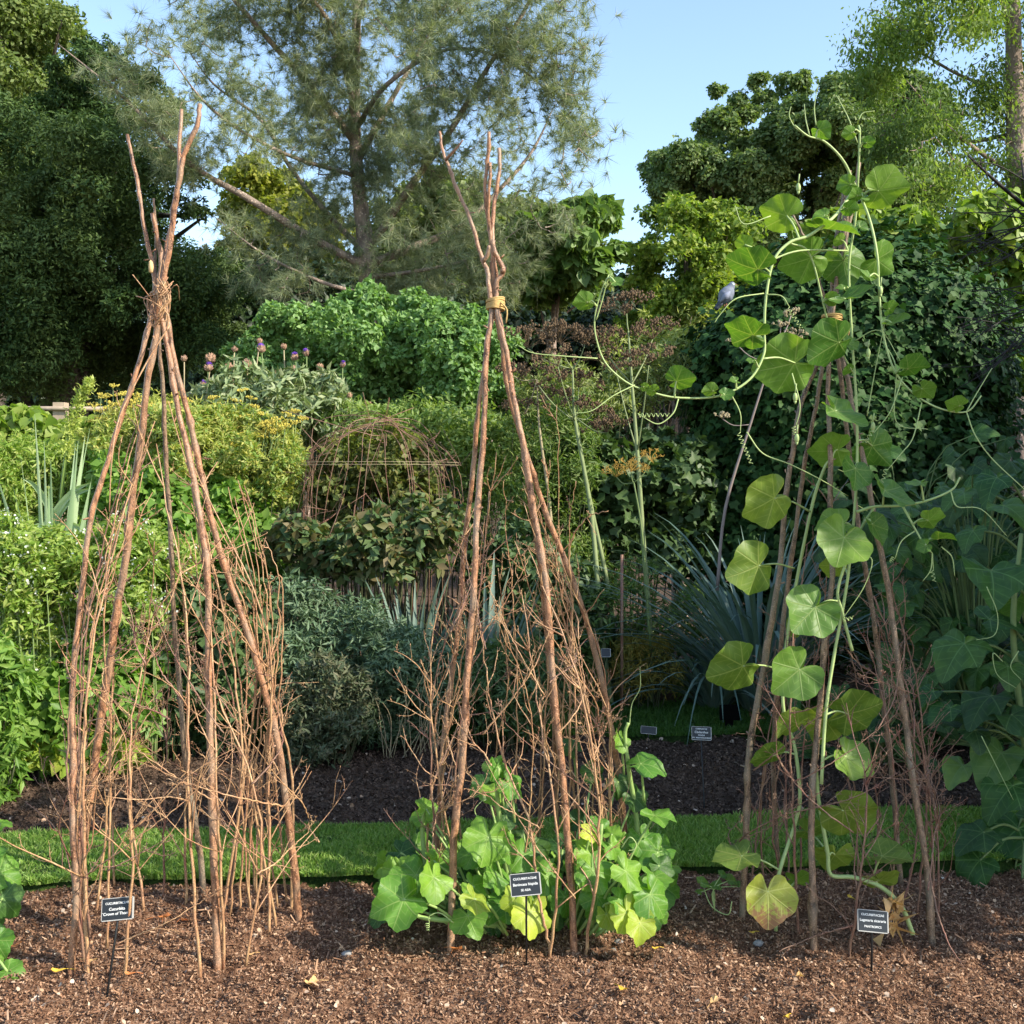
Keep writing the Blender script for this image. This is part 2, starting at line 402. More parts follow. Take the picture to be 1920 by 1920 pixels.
g = MB(); g.add([(-60, -20, -.09), (60, -20, -.09), (60, 120, -.09), (-60, 120, -.09)], [(0, 1, 2, 3)])
tag(g.build('ground', MT['soil_far'], smooth=False), kind='structure')
mound = lambda x, y: .03*np.exp(-((y-4.05)/.45)**2)
sheet('soil_bed', -3.2, 3.4, lambda x: 2.2+0*x, lambda x: E1(x)+.02, .014, -.035, MT['soil'], lambda x, y: soil_h(x, y))
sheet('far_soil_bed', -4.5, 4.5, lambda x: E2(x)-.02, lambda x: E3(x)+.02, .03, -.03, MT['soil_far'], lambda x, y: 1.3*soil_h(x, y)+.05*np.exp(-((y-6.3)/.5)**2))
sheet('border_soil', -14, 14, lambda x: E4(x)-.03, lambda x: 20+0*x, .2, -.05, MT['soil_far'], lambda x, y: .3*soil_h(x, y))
sheet('turf_path', -4.2, 4.2, E1, E2, .03, .012, MT['turf'], lambda x, y: .4*soil_h(x, y), .06)
sheet('far_turf_path', -6, 6, E3, E4, .05, .012, MT['turf'], lambda x, y: .4*soil_h(x, y), .06)

def grass(name, label, n, x0, x1, a, b, h, mat):
    x = x0+(x1-x0)*RG.random(n); v = RG.random(n); v = np.where(RG.random(n) < .12, np.where(v < .5, v*.08, 1-v*.04), v)
    y = a(x)+(b(x)-a(x))*v
    P = np.stack([x, y, .008+0*x], 1); up = np.array([0, 0, 1.])+.33*RG.normal(size=(n, 3)); up[:, 2] = abs(up[:, 2])
    side = norm(np.cross(up, RG.normal(size=(n, 3))))
    hh = h*(.55+.7*RG.random(n))*(1+.7*vnoise(x, y, 5, 9)); w = .0024+.0022*RG.random(n)
    u = norm(up); bend = .35*hh[:, None]*np.array([1, 1, 0])*RG.normal(size=(n, 3))
    V = np.stack([P-side*w[:, None], P+side*w[:, None], P+u*hh[:, None]*.6+side*w[:, None]*.8+bend*.25, P+u*hh[:, None]*.6-side*w[:, None]*.8+bend*.25, P+u*hh[:, None]+bend], 1).reshape(-1, 3)
    k = np.arange(n)[:, None]*5
    Fc = np.concatenate([k+[0, 1, 2], k+[0, 2, 3], k+[3, 2, 4]])
    return tag(link(name, np_mesh(name, V, Fc, 3), mat), label, 'grass', kind='stuff')
MT['grass'] = leafmat('turf_grass', [(.13, .24, .04), (.19, .33, .06), (.28, .42, .09), (.38, .46, .16)], .4, .5)
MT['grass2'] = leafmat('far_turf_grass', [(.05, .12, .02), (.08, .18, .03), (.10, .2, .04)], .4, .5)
grass('grass', 'short mown green grass of the near path', 90000, -2.6, 2.7, E1, E2, .035, MT['grass'])
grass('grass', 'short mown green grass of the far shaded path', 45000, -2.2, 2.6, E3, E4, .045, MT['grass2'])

# loose mulch: chips, crumbs and little stones
def mulch(name, label, n, x0, x1, a, b, size, mat, tpl, asp, base, jn=.45, pw=1.0, cat='mulch'):
    x = x0+(x1-x0)*RG.random(n); y = a(x)+(b(x)-a(x))*RG.random(n)**pw
    z = base(x, y)+.004+.006*RG.random(n)
    o = cloud(name, np.stack([x, y, z], 1), np.repeat([[0, 0, 1.]], n, 0), size, tpl, mat, None, 0, jn, .6, asp)
    return tag(o, label, cat, kind='stuff')
MT['chips'] = leafmat('wood_chips', [(.07, .035, .02), (.16, .08, .045), (.25, .135, .08), (.34, .20, .12), (.48, .32, .21)], 0.0, .8, .15)
MT['pale_chips'] = leafmat('pale_chips', [(.38, .24, .15), (.5, .38, .28), (.45, .27, .15), (.6, .52, .42)], 0.0, .8, .2)
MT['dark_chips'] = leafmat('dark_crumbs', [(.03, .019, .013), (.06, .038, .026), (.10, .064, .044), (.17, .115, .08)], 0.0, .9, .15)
ns = lambda x, y: -.035+soil_h(x, y)
fs = lambda x, y: -.03+1.3*soil_h(x, y)+.05*np.exp(-((y-6.3)/.5)**2)
c0 = lambda x: 2.9+0*x
mulch('bark_mulch', 'brown shredded bark mulch strewn over the front bed', 240000, -2.4, 2.5, c0, E1, .0088, MT['chips'], T_CHIP, .7, ns, .55)
mulch('wood_shreds', 'longer pale brown wood shreds scattered over the front bed', 6500, -2.4, 2.5, c0, E1, .032, MT['chips'], T_CHIP, .22, ns, .3)
mulch('pale_grit', 'small pale chips and grit on the front bed', 1500, -2.4, 2.5, c0, E1, .012, MT['pale_chips'], T_ROUND, 1.1, lambda x, y: ns(x, y)+.004, .5)
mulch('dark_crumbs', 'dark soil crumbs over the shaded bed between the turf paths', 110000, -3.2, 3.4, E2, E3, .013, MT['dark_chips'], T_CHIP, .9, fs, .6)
mulch('leaf_litter', 'scattered pale bits of litter on the shaded bed', 900, -3, 3.2, E2, E3, .022, MT['pale_chips'], T_ROUND, .9, fs, .5, 1, 'litter')

MT['orange_leaf'] = leafmat('orange_leaf', [(.5, .16, .05), (.6, .24, .08)], .2, .6)
MT['yellow_leaf'] = leafmat('yellow_leaf', [(.7, .45, .04), (.75, .5, .08)], .2, .6)
MT['buff_leaf'] = leafmat('buff_leaf', [(.6, .36, .14), (.65, .42, .2)], .2, .6)
def fallen(px, py, s, mat, label, n=1):
    D = GD(py); p = W(px, py, D); mb = MB(); A = random.uniform(0, 6.28)
    for k in range(n):
        a = A+k*1.3; ca, sa = math.cos(a), math.sin(a); V = []
        m = 14
        for i in range(m):
            f = 2*PI*i/m; r = .5*s*(1+.25*math.cos(3*f+k)+.08*math.cos(7*f)); u, v = r*math.cos(f), .6*r*math.sin(f)
            V.append((u*ca-v*sa+.2*k*s, u*sa+v*ca, .012+.25*s*abs(math.sin(f*.5+k))+.1*s*math.cos(2*f)))
        V.append((.2*k*s, 0, .012)); V = np.array(V)
        mb.add(V+np.array([p[0], D, float(ns(p[0], D))+.006]), [(i, (i+1) % m, m) for i in range(m)])
        e = V[0]*1.0
        mb.tube([np.array([p[0], D, float(ns(p[0], D))+.006])+V[0], np.array([p[0], D, float(ns(p[0], D))+.006])+V[0]*[1.9, 1.9, .6]], .0012, 4)
    o = mb.build('fallen_leaf', mat, smooth=False)
    tag(o, label, 'leaf', 'fallen leaves on the front bed')
for a in [(1168, 1862, .042, 'yellow_leaf', 'bright yellow fallen leaf lying on open mulch in front of the middle tripod'),
          (1475, 1897, .03, 'yellow_leaf', 'small yellow fallen leaf at the bottom edge below the right tripod'),
          (1338, 1868, .04, 'buff_leaf', 'orange buff fallen leaf on sunlit mulch between middle and right tripod'),
          (1228, 1782, .03, 'yellow_leaf', 'yellow and green leaf scrap right of the squash clump'),
          (305, 1715, .05, 'orange_leaf', 'curled rusty orange leaf lying inside the left tripod', 2),
          (345, 1708, .035, 'orange_leaf', 'smaller rusty leaf touching the curled one inside the left tripod', 2),
          (108, 1817, .045, 'yellow_leaf', 'yellow leaf standing against the foot of the leftmost pole'),
          (30, 1766, .045, 'orange_leaf', 'orange leaf beside the squash leaves at the left edge'),
          (243, 1833, .035, 'orange_leaf', 'orange leaf at the foot of the left name label stake'),
          (172, 1800, .045, 'buff_leaf', 'buff leaf between the two front sticks of the left tripod'),
          (582, 1830, .05, 'buff_leaf', 'pale buff leaf on the mulch right of the left tripod', 2),
          (1410, 1745, .03, 'yellow_leaf', 'small yellow leaf in shade at the left pole of the right tripod'),
          (855, 1775, .04, 'orange_leaf', 'rusty leaf at the foot of the left front pole of the middle tripod', 2),
          (1595, 1672, .03, 'yellow_leaf', 'yellow leaf in the shade under the right tripod'),
          (470, 1775, .03, 'buff_leaf', 'tiny buff leaf right of the front right pole of the left tripod'),
          (1500, 1835, .045, 'buff_leaf', 'buff flake on sunlit mulch below the right tripod')]:
    fallen(a[0], a[1], a[2], MT[a[3]], a[4], a[5] if len(a) > 5 else 1)

# ================================================================== FAR TREES
MT['f_lime'] = leafmat('lime_tree_foliage', [(.10, .15, .04), (.15, .21, .055), (.22, .27, .08)], .4, .55)
MT['f_yew'] = leafmat('yew_foliage', [(.03, .065, .022), (.055, .11, .032), (.10, .16, .045)], .25, .6, .2, patch=(.11, .16, .05), scale=.45)
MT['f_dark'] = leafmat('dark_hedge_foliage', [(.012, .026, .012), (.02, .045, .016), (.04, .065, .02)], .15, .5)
MT['f_robinia'] = leafmat('robinia_foliage', [(.16, .20, .03), (.26, .29, .04), (.36, .36, .07)], .5, .5)
MT['f_pale'] = leafmat('pale_tree_foliage', [(.10, .15, .04), (.15, .2, .05), (.2, .25, .08)], .4, .5)
MT['f_catalpa'] = leafmat('catalpa_foliage', [(.10, .18, .045), (.15, .25, .065), (.22, .32, .11)], .35, .45)
MT['f_golden'] = leafmat('golden_foliage', [(.13, .22, .035), (.22, .31, .05), (.34, .40, .08)], .45, .5, patch=(.08, .15, .03), scale=1.2)
MT['f_round'] = leafmat('broadleaf_foliage', [(.08, .14, .045), (.14, .21, .07), (.23, .29, .12)], .38, .5, .25)
MT['f_cyp'] = leafmat('cypress_foliage', [(.13, .21, .045), (.2, .29, .06), (.29, .37, .10)], .45, .5, patch=(.11, .18, .06), scale=.7)
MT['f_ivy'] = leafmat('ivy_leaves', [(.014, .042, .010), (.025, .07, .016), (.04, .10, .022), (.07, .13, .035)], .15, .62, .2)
MT['f_climber'] = leafmat('climber_leaves', [(.15, .25, .035), (.23, .33, .06), (.34, .42, .11)], .45, .45)
MT['f_shrub'] = leafmat('shrub_foliage', [(.13, .25, .07), (.19, .33, .10), (.28, .42, .16)], .35, .5)

def dome(p, r): return [(np.array(p, float), r)]
bl = blobs([(-180, -300), (60, -80), (110, 10), (165, 70), (195, 110), (200, 180), (150, 330), (60, 440), (-180, 520)], 21, 2.5, 95, .55, 1.15, 1)
tree('broadleaf_tree', 'tall olive green broadleaf tree rising at the upper left corner', 'tree', bl, (-11.5, 22, -.1), (-9.6, 21.5, 8), .45, MT['trunk_dark'], MT['f_lime'], .085, 3600, droop=.25, lobes=10)
bl = blobs([(-180, 420), (60, 350), (100, 290), (190, 150), (230, 130), (320, 140), (345, 230), (390, 330), (405, 480), (440, 560), (470, 640), (450, 720), (-180, 760)], 16.5, 2.2, 190, .45, .9, 1)
tree('yew_tree', 'massive dark green yew behind the left tripod', 'tree', bl, (-7.3, 17.2, -.1), (-6.6, 17, 6), .4, MT['trunk_dark'], MT['f_yew'], .07, 4300, (T_LEAF[0]*[.6, 1, 1], T_LEAF[1]), droop=.2, lobes=10)
bl = blobs([(395, 560), (470, 500), (560, 470), (650, 500), (700, 560), (700, 700), (380, 700)], 19, 1.2, 30, .5, .8)
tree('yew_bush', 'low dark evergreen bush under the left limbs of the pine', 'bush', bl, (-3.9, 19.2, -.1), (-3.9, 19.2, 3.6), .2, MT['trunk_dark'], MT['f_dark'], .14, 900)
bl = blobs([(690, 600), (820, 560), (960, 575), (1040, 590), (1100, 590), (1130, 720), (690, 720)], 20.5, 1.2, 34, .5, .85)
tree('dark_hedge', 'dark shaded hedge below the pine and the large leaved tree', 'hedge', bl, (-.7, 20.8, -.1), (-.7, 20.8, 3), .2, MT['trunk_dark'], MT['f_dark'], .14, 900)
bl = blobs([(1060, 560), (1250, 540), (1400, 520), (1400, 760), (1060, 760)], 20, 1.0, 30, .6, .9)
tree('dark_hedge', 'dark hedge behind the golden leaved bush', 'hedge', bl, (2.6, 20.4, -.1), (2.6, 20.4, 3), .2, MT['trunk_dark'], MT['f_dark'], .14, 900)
bl = blobs([(425, 370), (470, 330), (560, 350), (620, 400), (665, 430), (665, 540), (600, 580), (430, 580)], 25, 2, 42, .5, .9)
tree('robinia_tree', 'bright yellow green tree glowing behind the left side of the pine', 'tree', bl, (-5.2, 26, -.1), (-5.1, 26, 6), .25, MT['trunk'], MT['f_robinia'], .12, 1500, T_LEAF, lobes=8)
bl = blobs([(700, 420), (770, 370), (900, 360), (960, 380), (1040, 430), (1130, 430), (1170, 500), (1130, 590), (720, 590)], 24, 2, 52, .5, .9)
tree('pale_green_tree', 'loose mid green tree seen through the right side of the pine', 'tree', bl, (-.4, 25, -.1), (-.3, 25, 6), .25, MT['trunk'], MT['f_pale'], .13, 1500, T_LEAF, lobes=8)
bl = blobs([(1230, 380), (1200, 320), (1195, 250), (1240, 205), (1300, 190), (1340, 155), (1390, 135), (1450, 115), (1500, 130), (1535, 170), (1600, 165), (1700, 190), (1760, 260), (1760, 430), (1560, 460), (1400, 430), (1300, 400)], 33, 4, 120, .6, 1.4, 1); bl = [(p-[0, 0, .75], r) for p, r in bl]
tree('broadleaf_tree', 'large round crowned dark green tree against the blue sky right of centre', 'tree', bl, (8.6, 35, -.1), (8.9, 34, 9), .45, MT['trunk_dark'], MT['f_round'], .12, 2600, T_LEAF, nlimb=36, inner=.5, flat=.7, lobes=12)
bl = blobs([(955, 470), (970, 425), (1050, 400), (1150, 405), (1185, 440), (1160, 520), (1090, 560), (1000, 565), (960, 520)], 15, 1.0, 46, .22, .42, 1)
tree('catalpa_tree', 'small tree with large light green heart shaped leaves behind the middle tripod', 'tree', bl, (.5, 15.2, -.1), (.6, 15.2, 4.2), .1, MT['trunk'], MT['f_catalpa'], .15, 620, T_HEART, droop=1.4, nlimb=4, lobes=7)
bl = blobs([(1175, 480), (1200, 420), (1250, 390), (1320, 385), (1380, 420), (1430, 490), (1420, 560), (1380, 650), (1200, 650), (1170, 580)], 13, 1.0, 62, .25, .5, 1)
tree('golden_bush', 'tall golden green bush left of the ivy mound', 'bush', bl, (2.1, 13.3, -.1), (2.2, 13.3, 3.6), .1, MT['trunk'], MT['f_golden'], .06, 3400, droop=.2, lobes=9)
bl = blobs([(1130, 620), (1200, 590), (1300, 570), (1370, 600), (1400, 780), (1130, 780)], 12.2, .5, 30, .2, .35)
tree('feathery_bush', 'pale yellow green feathery bush beside the ivy mound', 'bush', bl, (1.9, 12.3, -.1), (1.9, 12.3, 2.4), .06, MT['trunk'], leafmat('feathery_foliage', [(.28, .35, .09), (.38, .44, .14), (.48, .5, .2)], .45, .5), .08, 2600, T_NARROW, droop=.1)

q = polypts([(-700, 560), (-200, 500), (500, 520), (1000, 540), (1300, 520), (1900, 470), (2600, 480), (2600, 960), (-700, 960)], 420)
bl = [(W(x, y, 45)+[0, random.uniform(-2, 2), 0], random.uniform(1.2, 2.2)) for x, y in q]
P, Nn = shell(bl, 420, .8, .5)
tag(cloud('distant_wood', P, Nn, .38, T_LEAF, MT['f_dark']), 'dark distant wood closing the view behind all the trees', 'wood', kind='stuff')
# ------------------------------------------------------------------ needle and spray trees grown from limbs
def limbtree(name, label, base, limbs, trunkpts, tr, poly, D, depth, nend, bark, leafm, kind, twr=.008, holes=()):
    t = thing(name, label, 'tree', base)
    mb = MB(); mb.tube(trunkpts, tr, 12, 5, .04)
    q = []
    for L, r0, r1 in limbs:
        mb.tube(L, np.append(np.linspace(r0, r1, len(L))[:-1]*.62, .004), 7, 5, .06)
        PP, RR = catmull(np.array(L), np.linspace(r0, r1, len(L)), 8); q.append(PP[4:])
    q.append(catmull(np.array(trunkpts), np.ones(len(trunkpts)), 6)[0][10:])
    Q = np.vstack(q)
    e = polypts(poly, int(nend*1.5))
    for h in holes: e = e[~inpoly(e[:, 0], e[:, 1], h)]
    if kind == 'needle':
        cc = np.vstack([e[:int(nend*.16)], polypts([(560, -60), (860, -60), (850, 260), (740, 420), (600, 330), (560, 150)], 42)]); e = np.repeat(cc, 6, 0)+RG.normal(size=(len(cc)*6, 2))*[20, 13]
    else:
        cc = e[:int(nend*.25)]; e = np.repeat(cc, 4, 0)+RG.normal(size=(len(cc)*4, 2))*[16, 12]
    tips = []
    ex = Q[:, 0]/Q[:, 1]; ez = (Q[:, 2]-CH)/Q[:, 1]
    U = (e[:, 0]-960)/F; Vv = (HY-e[:, 1])/F
    d0 = np.array([((ex-u)**2+(ez-v)**2).min() for u, v in zip(U, Vv)])
    for idx in np.argsort(d0):
        u, v = U[idx], Vv[idx]
        d2 = (ex-u)**2+(ez-v)**2; i = int(np.argmin(d2*(1+.5*RG.random(len(d2)))))
        s = Q[i]; dist = math.sqrt(d2[i])*D
        Dd = s[1]+random.uniform(-1, 1)*min(depth, .2+dist*1.3)
        p = np.array([u*Dd, Dd, CH+v*Dd]); m1 = (s+p)/2+np.array([0, 0, -.12*dist])+RG.normal(size=3)*.06*dist
        mb.tube([s, m1, p], [twr*(1+dist*.8), twr*.8, twr*.4], 4, 3, cap=False)
        NP = np.array([m1, s*.25+p*.75, p]); Q = np.vstack([Q, NP]); ex = np.append(ex, NP[:, 0]/NP[:, 1]); ez = np.append(ez, (NP[:, 2]-CH)/NP[:, 1])
        n = 1+int(dist*3.2)
        for k in range(min(n, 5)):
            w_ = 1-k*.17; a = (1-w_)**2*s+2*w_*(1-w_)*m1+w_*w_*p
            tips.append((a+RG.normal(size=3)*.07*(k > 0), norm(p-s)))
    mb.build('trunk', bark, t)
    A = np.array([a for a, b in tips]); B = np.array([b for a, b in tips])
    if kind == 'needle':
        k = 5; A = np.repeat(A, k, 0)+RG.normal(size=(len(A)*k, 3))*.13; B = norm(np.repeat(B, k, 0)+.8*RG.normal(size=(len(A), 3))+[0, 0, .25])
        m = 34; n = len(A); AA = np.repeat(A, m, 0); BB = norm(np.repeat(B, m, 0)+.72*RG.normal(size=(n*m, 3)))
        L = (.165*(.7+.5*RG.random(n*m)))[:, None]; sd = norm(np.cross(BB, RG.normal(size=(n*m, 3))))*.003
        AA = AA-np.repeat(B, m, 0)*(RG.random((n*m, 1))*.07)
        V = np.stack([AA-sd, AA+sd, AA+BB*L+[0, 0, -.012]], 1).reshape(-1, 3); k3 = np.arange(n*m)[:, None]*3
        link('crown', np_mesh('crown', V, k3+[0, 1, 2], 3), leafm, t)
    else:
        m = 85; n = len(A); z = RG.random((n*m, 1))**.8
        P = np.repeat(A, m, 0)+RG.normal(size=(n*m, 3))*[.16, .16, .06]*(1.2-.6*z)-z*[0, 0, .42]
        cloud('crown', P, RG.normal(size=(n*m, 3)), .075, T_NARROW, leafm, t, 1.3, .2, .4, 1.8)
    return t
D = 14.0
w = lambda x, y, d=0: W(x, y, D)*np.array([1, 0, 1])+np.array([0, D+d, 0])
limbs = [([w(688, 500), w(600, 460, -.3), w(490, 400, -.8), w(400, 350, -1), w(300, 250, -1.2), w(195, 165, -1.4)], .10, .02),
         ([w(695, 495), w(780, 450, .3), w(860, 405, .6), w(930, 330, .8), w(1000, 240, 1), (w(1050, 130, 1.2))], .10, .02),
         ([w(690, 470), w(780, 370, -.6), w(850, 290, -.9), w(910, 200, -1.1), w(990, 90, -1.4), w(1010, 0, -1.5)], .09, .02),
         ([w(668, 270), w(600, 190, -.4), w(520, 110, -.8), w(440, 20, -1.2), w(400, -60, -1.4)], .09, .02),
         ([w(672, 300), w(720, 180, .4), w(780, 60, .6), w(840, -60, .8)], .08, .02),
         ([w(690, 480), w(600, 380, .6), w(520, 280, .9), w(450, 170, 1.1), w(350, 90, 1.3), w(290, 10, 1.4)], .07, .015),
         ([w(700, 555), w(620, 545, -.6), w(520, 500, -.8), w(440, 440, -1)], .05, .012),
         ([w(668, 240), w(740, 200, -.8), w(850, 150, -1), w(960, 180, -1.1), w(1060, 270, -1.2)], .06, .012),
         ([w(665, 200), w(640, 100, -1), w(560, 20, -1.2), w(500, -80, -1.3)], .06, .012),
         ([w(690, 520), w(800, 520, -.5), w(900, 500, -.7), w(1000, 440, -.9)], .05, .012),
         ([w(668, 330), w(560, 330, -1), w(450, 270, -1.3), w(380, 180, -1.5)], .05, .012),
         ([w(668, 170), w(700, 60, -.9), w(800, 20, -1), w(930, 20, -1.1)], .06, .012)]
tp = [w(690, 1150), w(692, 700), w(690, 560), w(688, 480), w(678, 400), w(668, 300), w(665, 180), w(668, 60), w(672, -100), w(680, -250)]
poly = [(180, 150), (260, 60), (270, -100), (1090, -100), (1080, 100), (1120, 240), (1100, 300), (1060, 360), (1020, 480), (900, 560), (740, 560), (640, 520), (560, 560), (440, 520), (430, 420), (340, 330), (250, 250)]
MT['f_pine'] = leafmat('pine_needles', [(.12, .16, .10), (.20, .25, .15), (.29, .33, .20), (.40, .42, .26)], .35, .5, .3)
limbtree('pine_tree', 'tall open pine with long grey green needles and bare lower limbs', w(690, 1150)*[1, 1, 0], limbs, tp, [.16, .15, .125, .115, .10, .085, .07, .06, .05, .03], poly, D, 1.2, 1150, MT['pinebark'], MT['f_pine'], 'needle',
         holes=[[(255, -100), (430, -100), (330, 60), (400, 130), (330, 150)] and [(300, 100), (360, 130), (340, 200), (290, 170)], [(820, 180), (880, 150), (900, 240), (820, 330)], [(400, 290), (520, 320), (540, 400), (430, 380)], [(690, 380), (760, 330), (740, 420)]])
D = 15.0
limbs = [([w(1905, 330), w(1800, 300, -.5), w(1720, 260, -.8), w(1650, 200, -1)], .06, .015),
         ([w(1905, 180), w(1820, 120, .4), w(1740, 60, .6), w(1660, 40, .8)], .05, .012),
         ([w(1905, 420), w(1830, 400, -.5), w(1760, 340, -.7), w(1700, 300, -1)], .05, .012),
         ([w(1905, 250), w(1840, 230, .8), w(1780, 150, 1), w(1700, 110, 1.2)], .05, .012),
         ([w(1905, 80), w(1830, 0, -.5), w(1740, -60, -.8)], .05, .012),
         ([w(1905, 380), w(2000, 300, -.5), w(2100, 250, -.8)], .05, .012)]
tp = [w(1915, 1100), w(1912, 700), w(1906, 400), w(1903, 200), w(1898, 0), w(1890, -200)]
limbtree('swamp_cypress', 'feathery light green conifer with a straight trunk at the upper right edge', w(1915, 1100)*[1, 1, 0], limbs, tp, [.17, .16, .13, .12, .1, .07],
         [(1620, 60), (1660, -20), (1700, -120), (2050, -120), (2050, 430), (1800, 430), (1700, 420), (1640, 330), (1640, 200)], D, 1.0, 620, MT['trunk'], MT['f_cyp'], 'spray',
         holes=[[(1690, 60), (1760, 10), (1860, 30), (1880, 90), (1800, 130), (1700, 120)], [(1630, 180), (1740, 150), (1700, 200)]])

# ------------------------------------------------------------------ ivy mound with climber and pigeon
def lump(c, r, sq=(1, 1, 1)): return (np.array(c, float), r)
iv = thing('ivy_mound', 'big dome of dark glossy ivy behind the right tripod', 'ivy', (3.0, 9.8, 0))
bl = []
for x, y, rp in [(1600, 640, 190), (1500, 700, 190), (1700, 620, 190), (1790, 680, 150), (1430, 780, 120), (1450, 900, 140), (1600, 850, 220), (1760, 850, 190), (1430, 1050, 130), (1600, 1050, 200), (1780, 1050, 180), (1430, 660, 95), (1650, 540, 110), (1400, 960, 95), (1850, 720, 90), (1570, 545, 90), (1760, 560, 80)]:
    bl.append((W(x, y, 9.3)*[1, 0, 1]+[0, 9.9, 0], rp/F*9.3))
P, Nn = shell(bl, 8200, 1.0, .9, 7, 4); P2, N2 = shell([(p, r*.88) for p, r in bl], 4200, 1.0, .9, 0, 0); P = np.vstack([P, P2]); Nn = np.vstack([Nn, N2])
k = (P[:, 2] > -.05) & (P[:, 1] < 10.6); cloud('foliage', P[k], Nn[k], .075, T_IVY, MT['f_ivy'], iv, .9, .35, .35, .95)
mb = MB()
for p, r in bl:
    a = p+[0, 0, 0]; mb.tube([(p[0]*.6+1.2, 9.9, 0), (p[0]*.8+.6, 9.9, p[2]*.5), a], [.05, .04, .02], 6, 4)
mb.build('stem', MT['trunk_dark'], iv)
bl = blobs([(1480, 440), (1560, 400), (1700, 400), (1820, 400), (1960, 420), (1960, 560), (1880, 520), (1760, 455), (1600, 450)], 11.2, .5, 46, .14, .3)
bl += blobs([(1890, 520), (1960, 500), (1960, 760), (1900, 740)], 10.8, .4, 14, .12, .24)
tree('climber', 'bright yellow green climber sprawling over the top of the ivy', 'climber', bl, (4.6, 11.6, 0), (4.4, 11.6, 3.6), .04, MT['trunk'], MT['f_climber'], .10, 2200, T_HEART, droop=.8)
pg = thing('pigeon', 'grey pigeon perched on the left shoulder of the ivy mound', 'bird', W(1356, 580, 9.0))
pw = lambda x, y, d=0: W(x, y, 9.0)+np.array([0, d, 0])
MT['pig'] = plain('pigeon_feathers', (.17, .19, .24), .7, .2, .2, 40); MT['pigd'] = plain('dark_feathers', (.05, .06, .08), .6, .3, .2, 40); MT['pigw'] = plain('white_neck_patch', (.6, .65, .62), .7)
mb = MB(); mb.tube([pw(1348, 568), pw(1354, 563), pw(1360, 555), pw(1366, 546), pw(1370, 539), pw(1374, 534), pw(1378, 533)], [.018, .045, .066, .055, .034, .03, .01], 14, 4); mb.build('body', MT['pig'], pg)
mb = MB(); mb.tube([pw(1352, 567, -.01), pw(1346, 574), pw(1342, 580)], [.026, .024, .02], 8, 2); mb.v[-1] = mb.v[-1]; mb.build('tail', MT['pigd'], pg)
mb = MB(); mb.tube([pw(1366, 549, -.045), pw(1358, 558, -.055), pw(1349, 568, -.03)], [.012, .03, .006], 8, 3); mb.build('wing', plain('wing_feathers', (.22, .24, .31), .7, .2, .2, 50), pg)
mb = MB(); mb.ball(pw(1373, 534, -.022), .013, 8, 5); mb.build('neck_patch', MT['pigw'], pg)
mb = MB(); mb.tube([pw(1378, 533), pw(1383, 535)], [.006, .001], 6); mb.build('beak', plain('beak', (.5, .3, .15), .5), pg)
mb = MB(); mb.tube([pw(1362, 566), pw(1362, 574)], .006, 5); mb.tube([pw(1358, 567), pw(1358, 575)], .006, 5); mb.build('legs', plain('bird_legs', (.4, .15, .12), .6), pg)

# dark leafless thorny shrub at the right edge
tb = thing('bare_thorny_shrub', 'dark leafless thorny shrub reaching in from the right edge', 'shrub', (2.6, 5.3, 0))
mb = MB(); r0 = W(1935, 480, 5.2)
mb.tube([(2.62, 5.3, 0), (2.58, 5.25, 1.2), r0, W(1915, 300, 5.25)], [.02, .016, .011, .005], 6, 5)
for i in range(34):
    t = random.random(); y = 340+t*330; s = W(1925, y, 5.2)
    if i == 0: e = W(1815, 292, 4.9); s = W(1920, 385, 5.2); th = .011
    else: e = W(1925-random.uniform(60, 165), y+random.uniform(-60, 110), 5.2+random.uniform(-.35, .3)); th = .0035
    m = (s+e)/2+RG.normal(size=3)*.025; P = [s, m, e]; mb.tube(P, [th, th*.8, th*.35], 5, 4)
    for j in range(7):
        f = random.uniform(.2, 1); a = s+(e-s)*f; mb.tube([a, a+np.array([random.uniform(-.09, .02), random.uniform(-.04, .04), random.uniform(-.07, .07)])], [th*.5, .0008], 4)
mb.build('branches', plain('black_bark', (.018, .014, .012), .7), tb)

# ================================================================== GARDEN BORDERS BEHIND
def bush(name, label, cat, poly, D, depth, n, r0, r1, size, dens, tpl, mat, droop=.3, group=None, flat=.8, stemm='bushstem', jn=.5, asp=1.0, inner=.55, tip=None, var=.35, lobes=0, spr=6):
    bl = blobs(poly, D, depth, n, r0, r1)
    c = np.mean([b[0] for b in bl], 0)
    t = thing(name, label, cat, (c[0], c[1], 0), group)
    P, Nn = shell(kids(bl, lobes) if lobes else bl, dens, flat, inner, spr=spr); k = P[:, 2] > .0
    cloud('foliage', P[k], Nn[k], size, tpl, mat, t, droop, jn, var, asp, tip)
    mb = MB()
    for p, r in random.sample(bl, min(len(bl), 26)):
        b = np.array([p[0]*.6+c[0]*.4, p[1]*.6+c[1]*.4, -.05]); mb.tube([b, (b+p)/2+RG.normal(size=3)*.04, p], [.006, .005, .003], 4, 2, cap=False)
    mb.build('stem', MT[stemm], t); return t
MT['bushstem'] = plain('woody_green_stem', (.07, .08, .04), .8, .2, .3, 20)
MT['stalk'] = plain('green_stalk', (.16, .22, .08), .6, .3, .25, 30)
MT['palestalk'] = plain('pale_fennel_stalk', (.22, .27, .12), .6, .3, .25, 18)
MT['strawstalk'] = plain('straw_stalk', (.36, .30, .18), .7, .3, .25, 30)
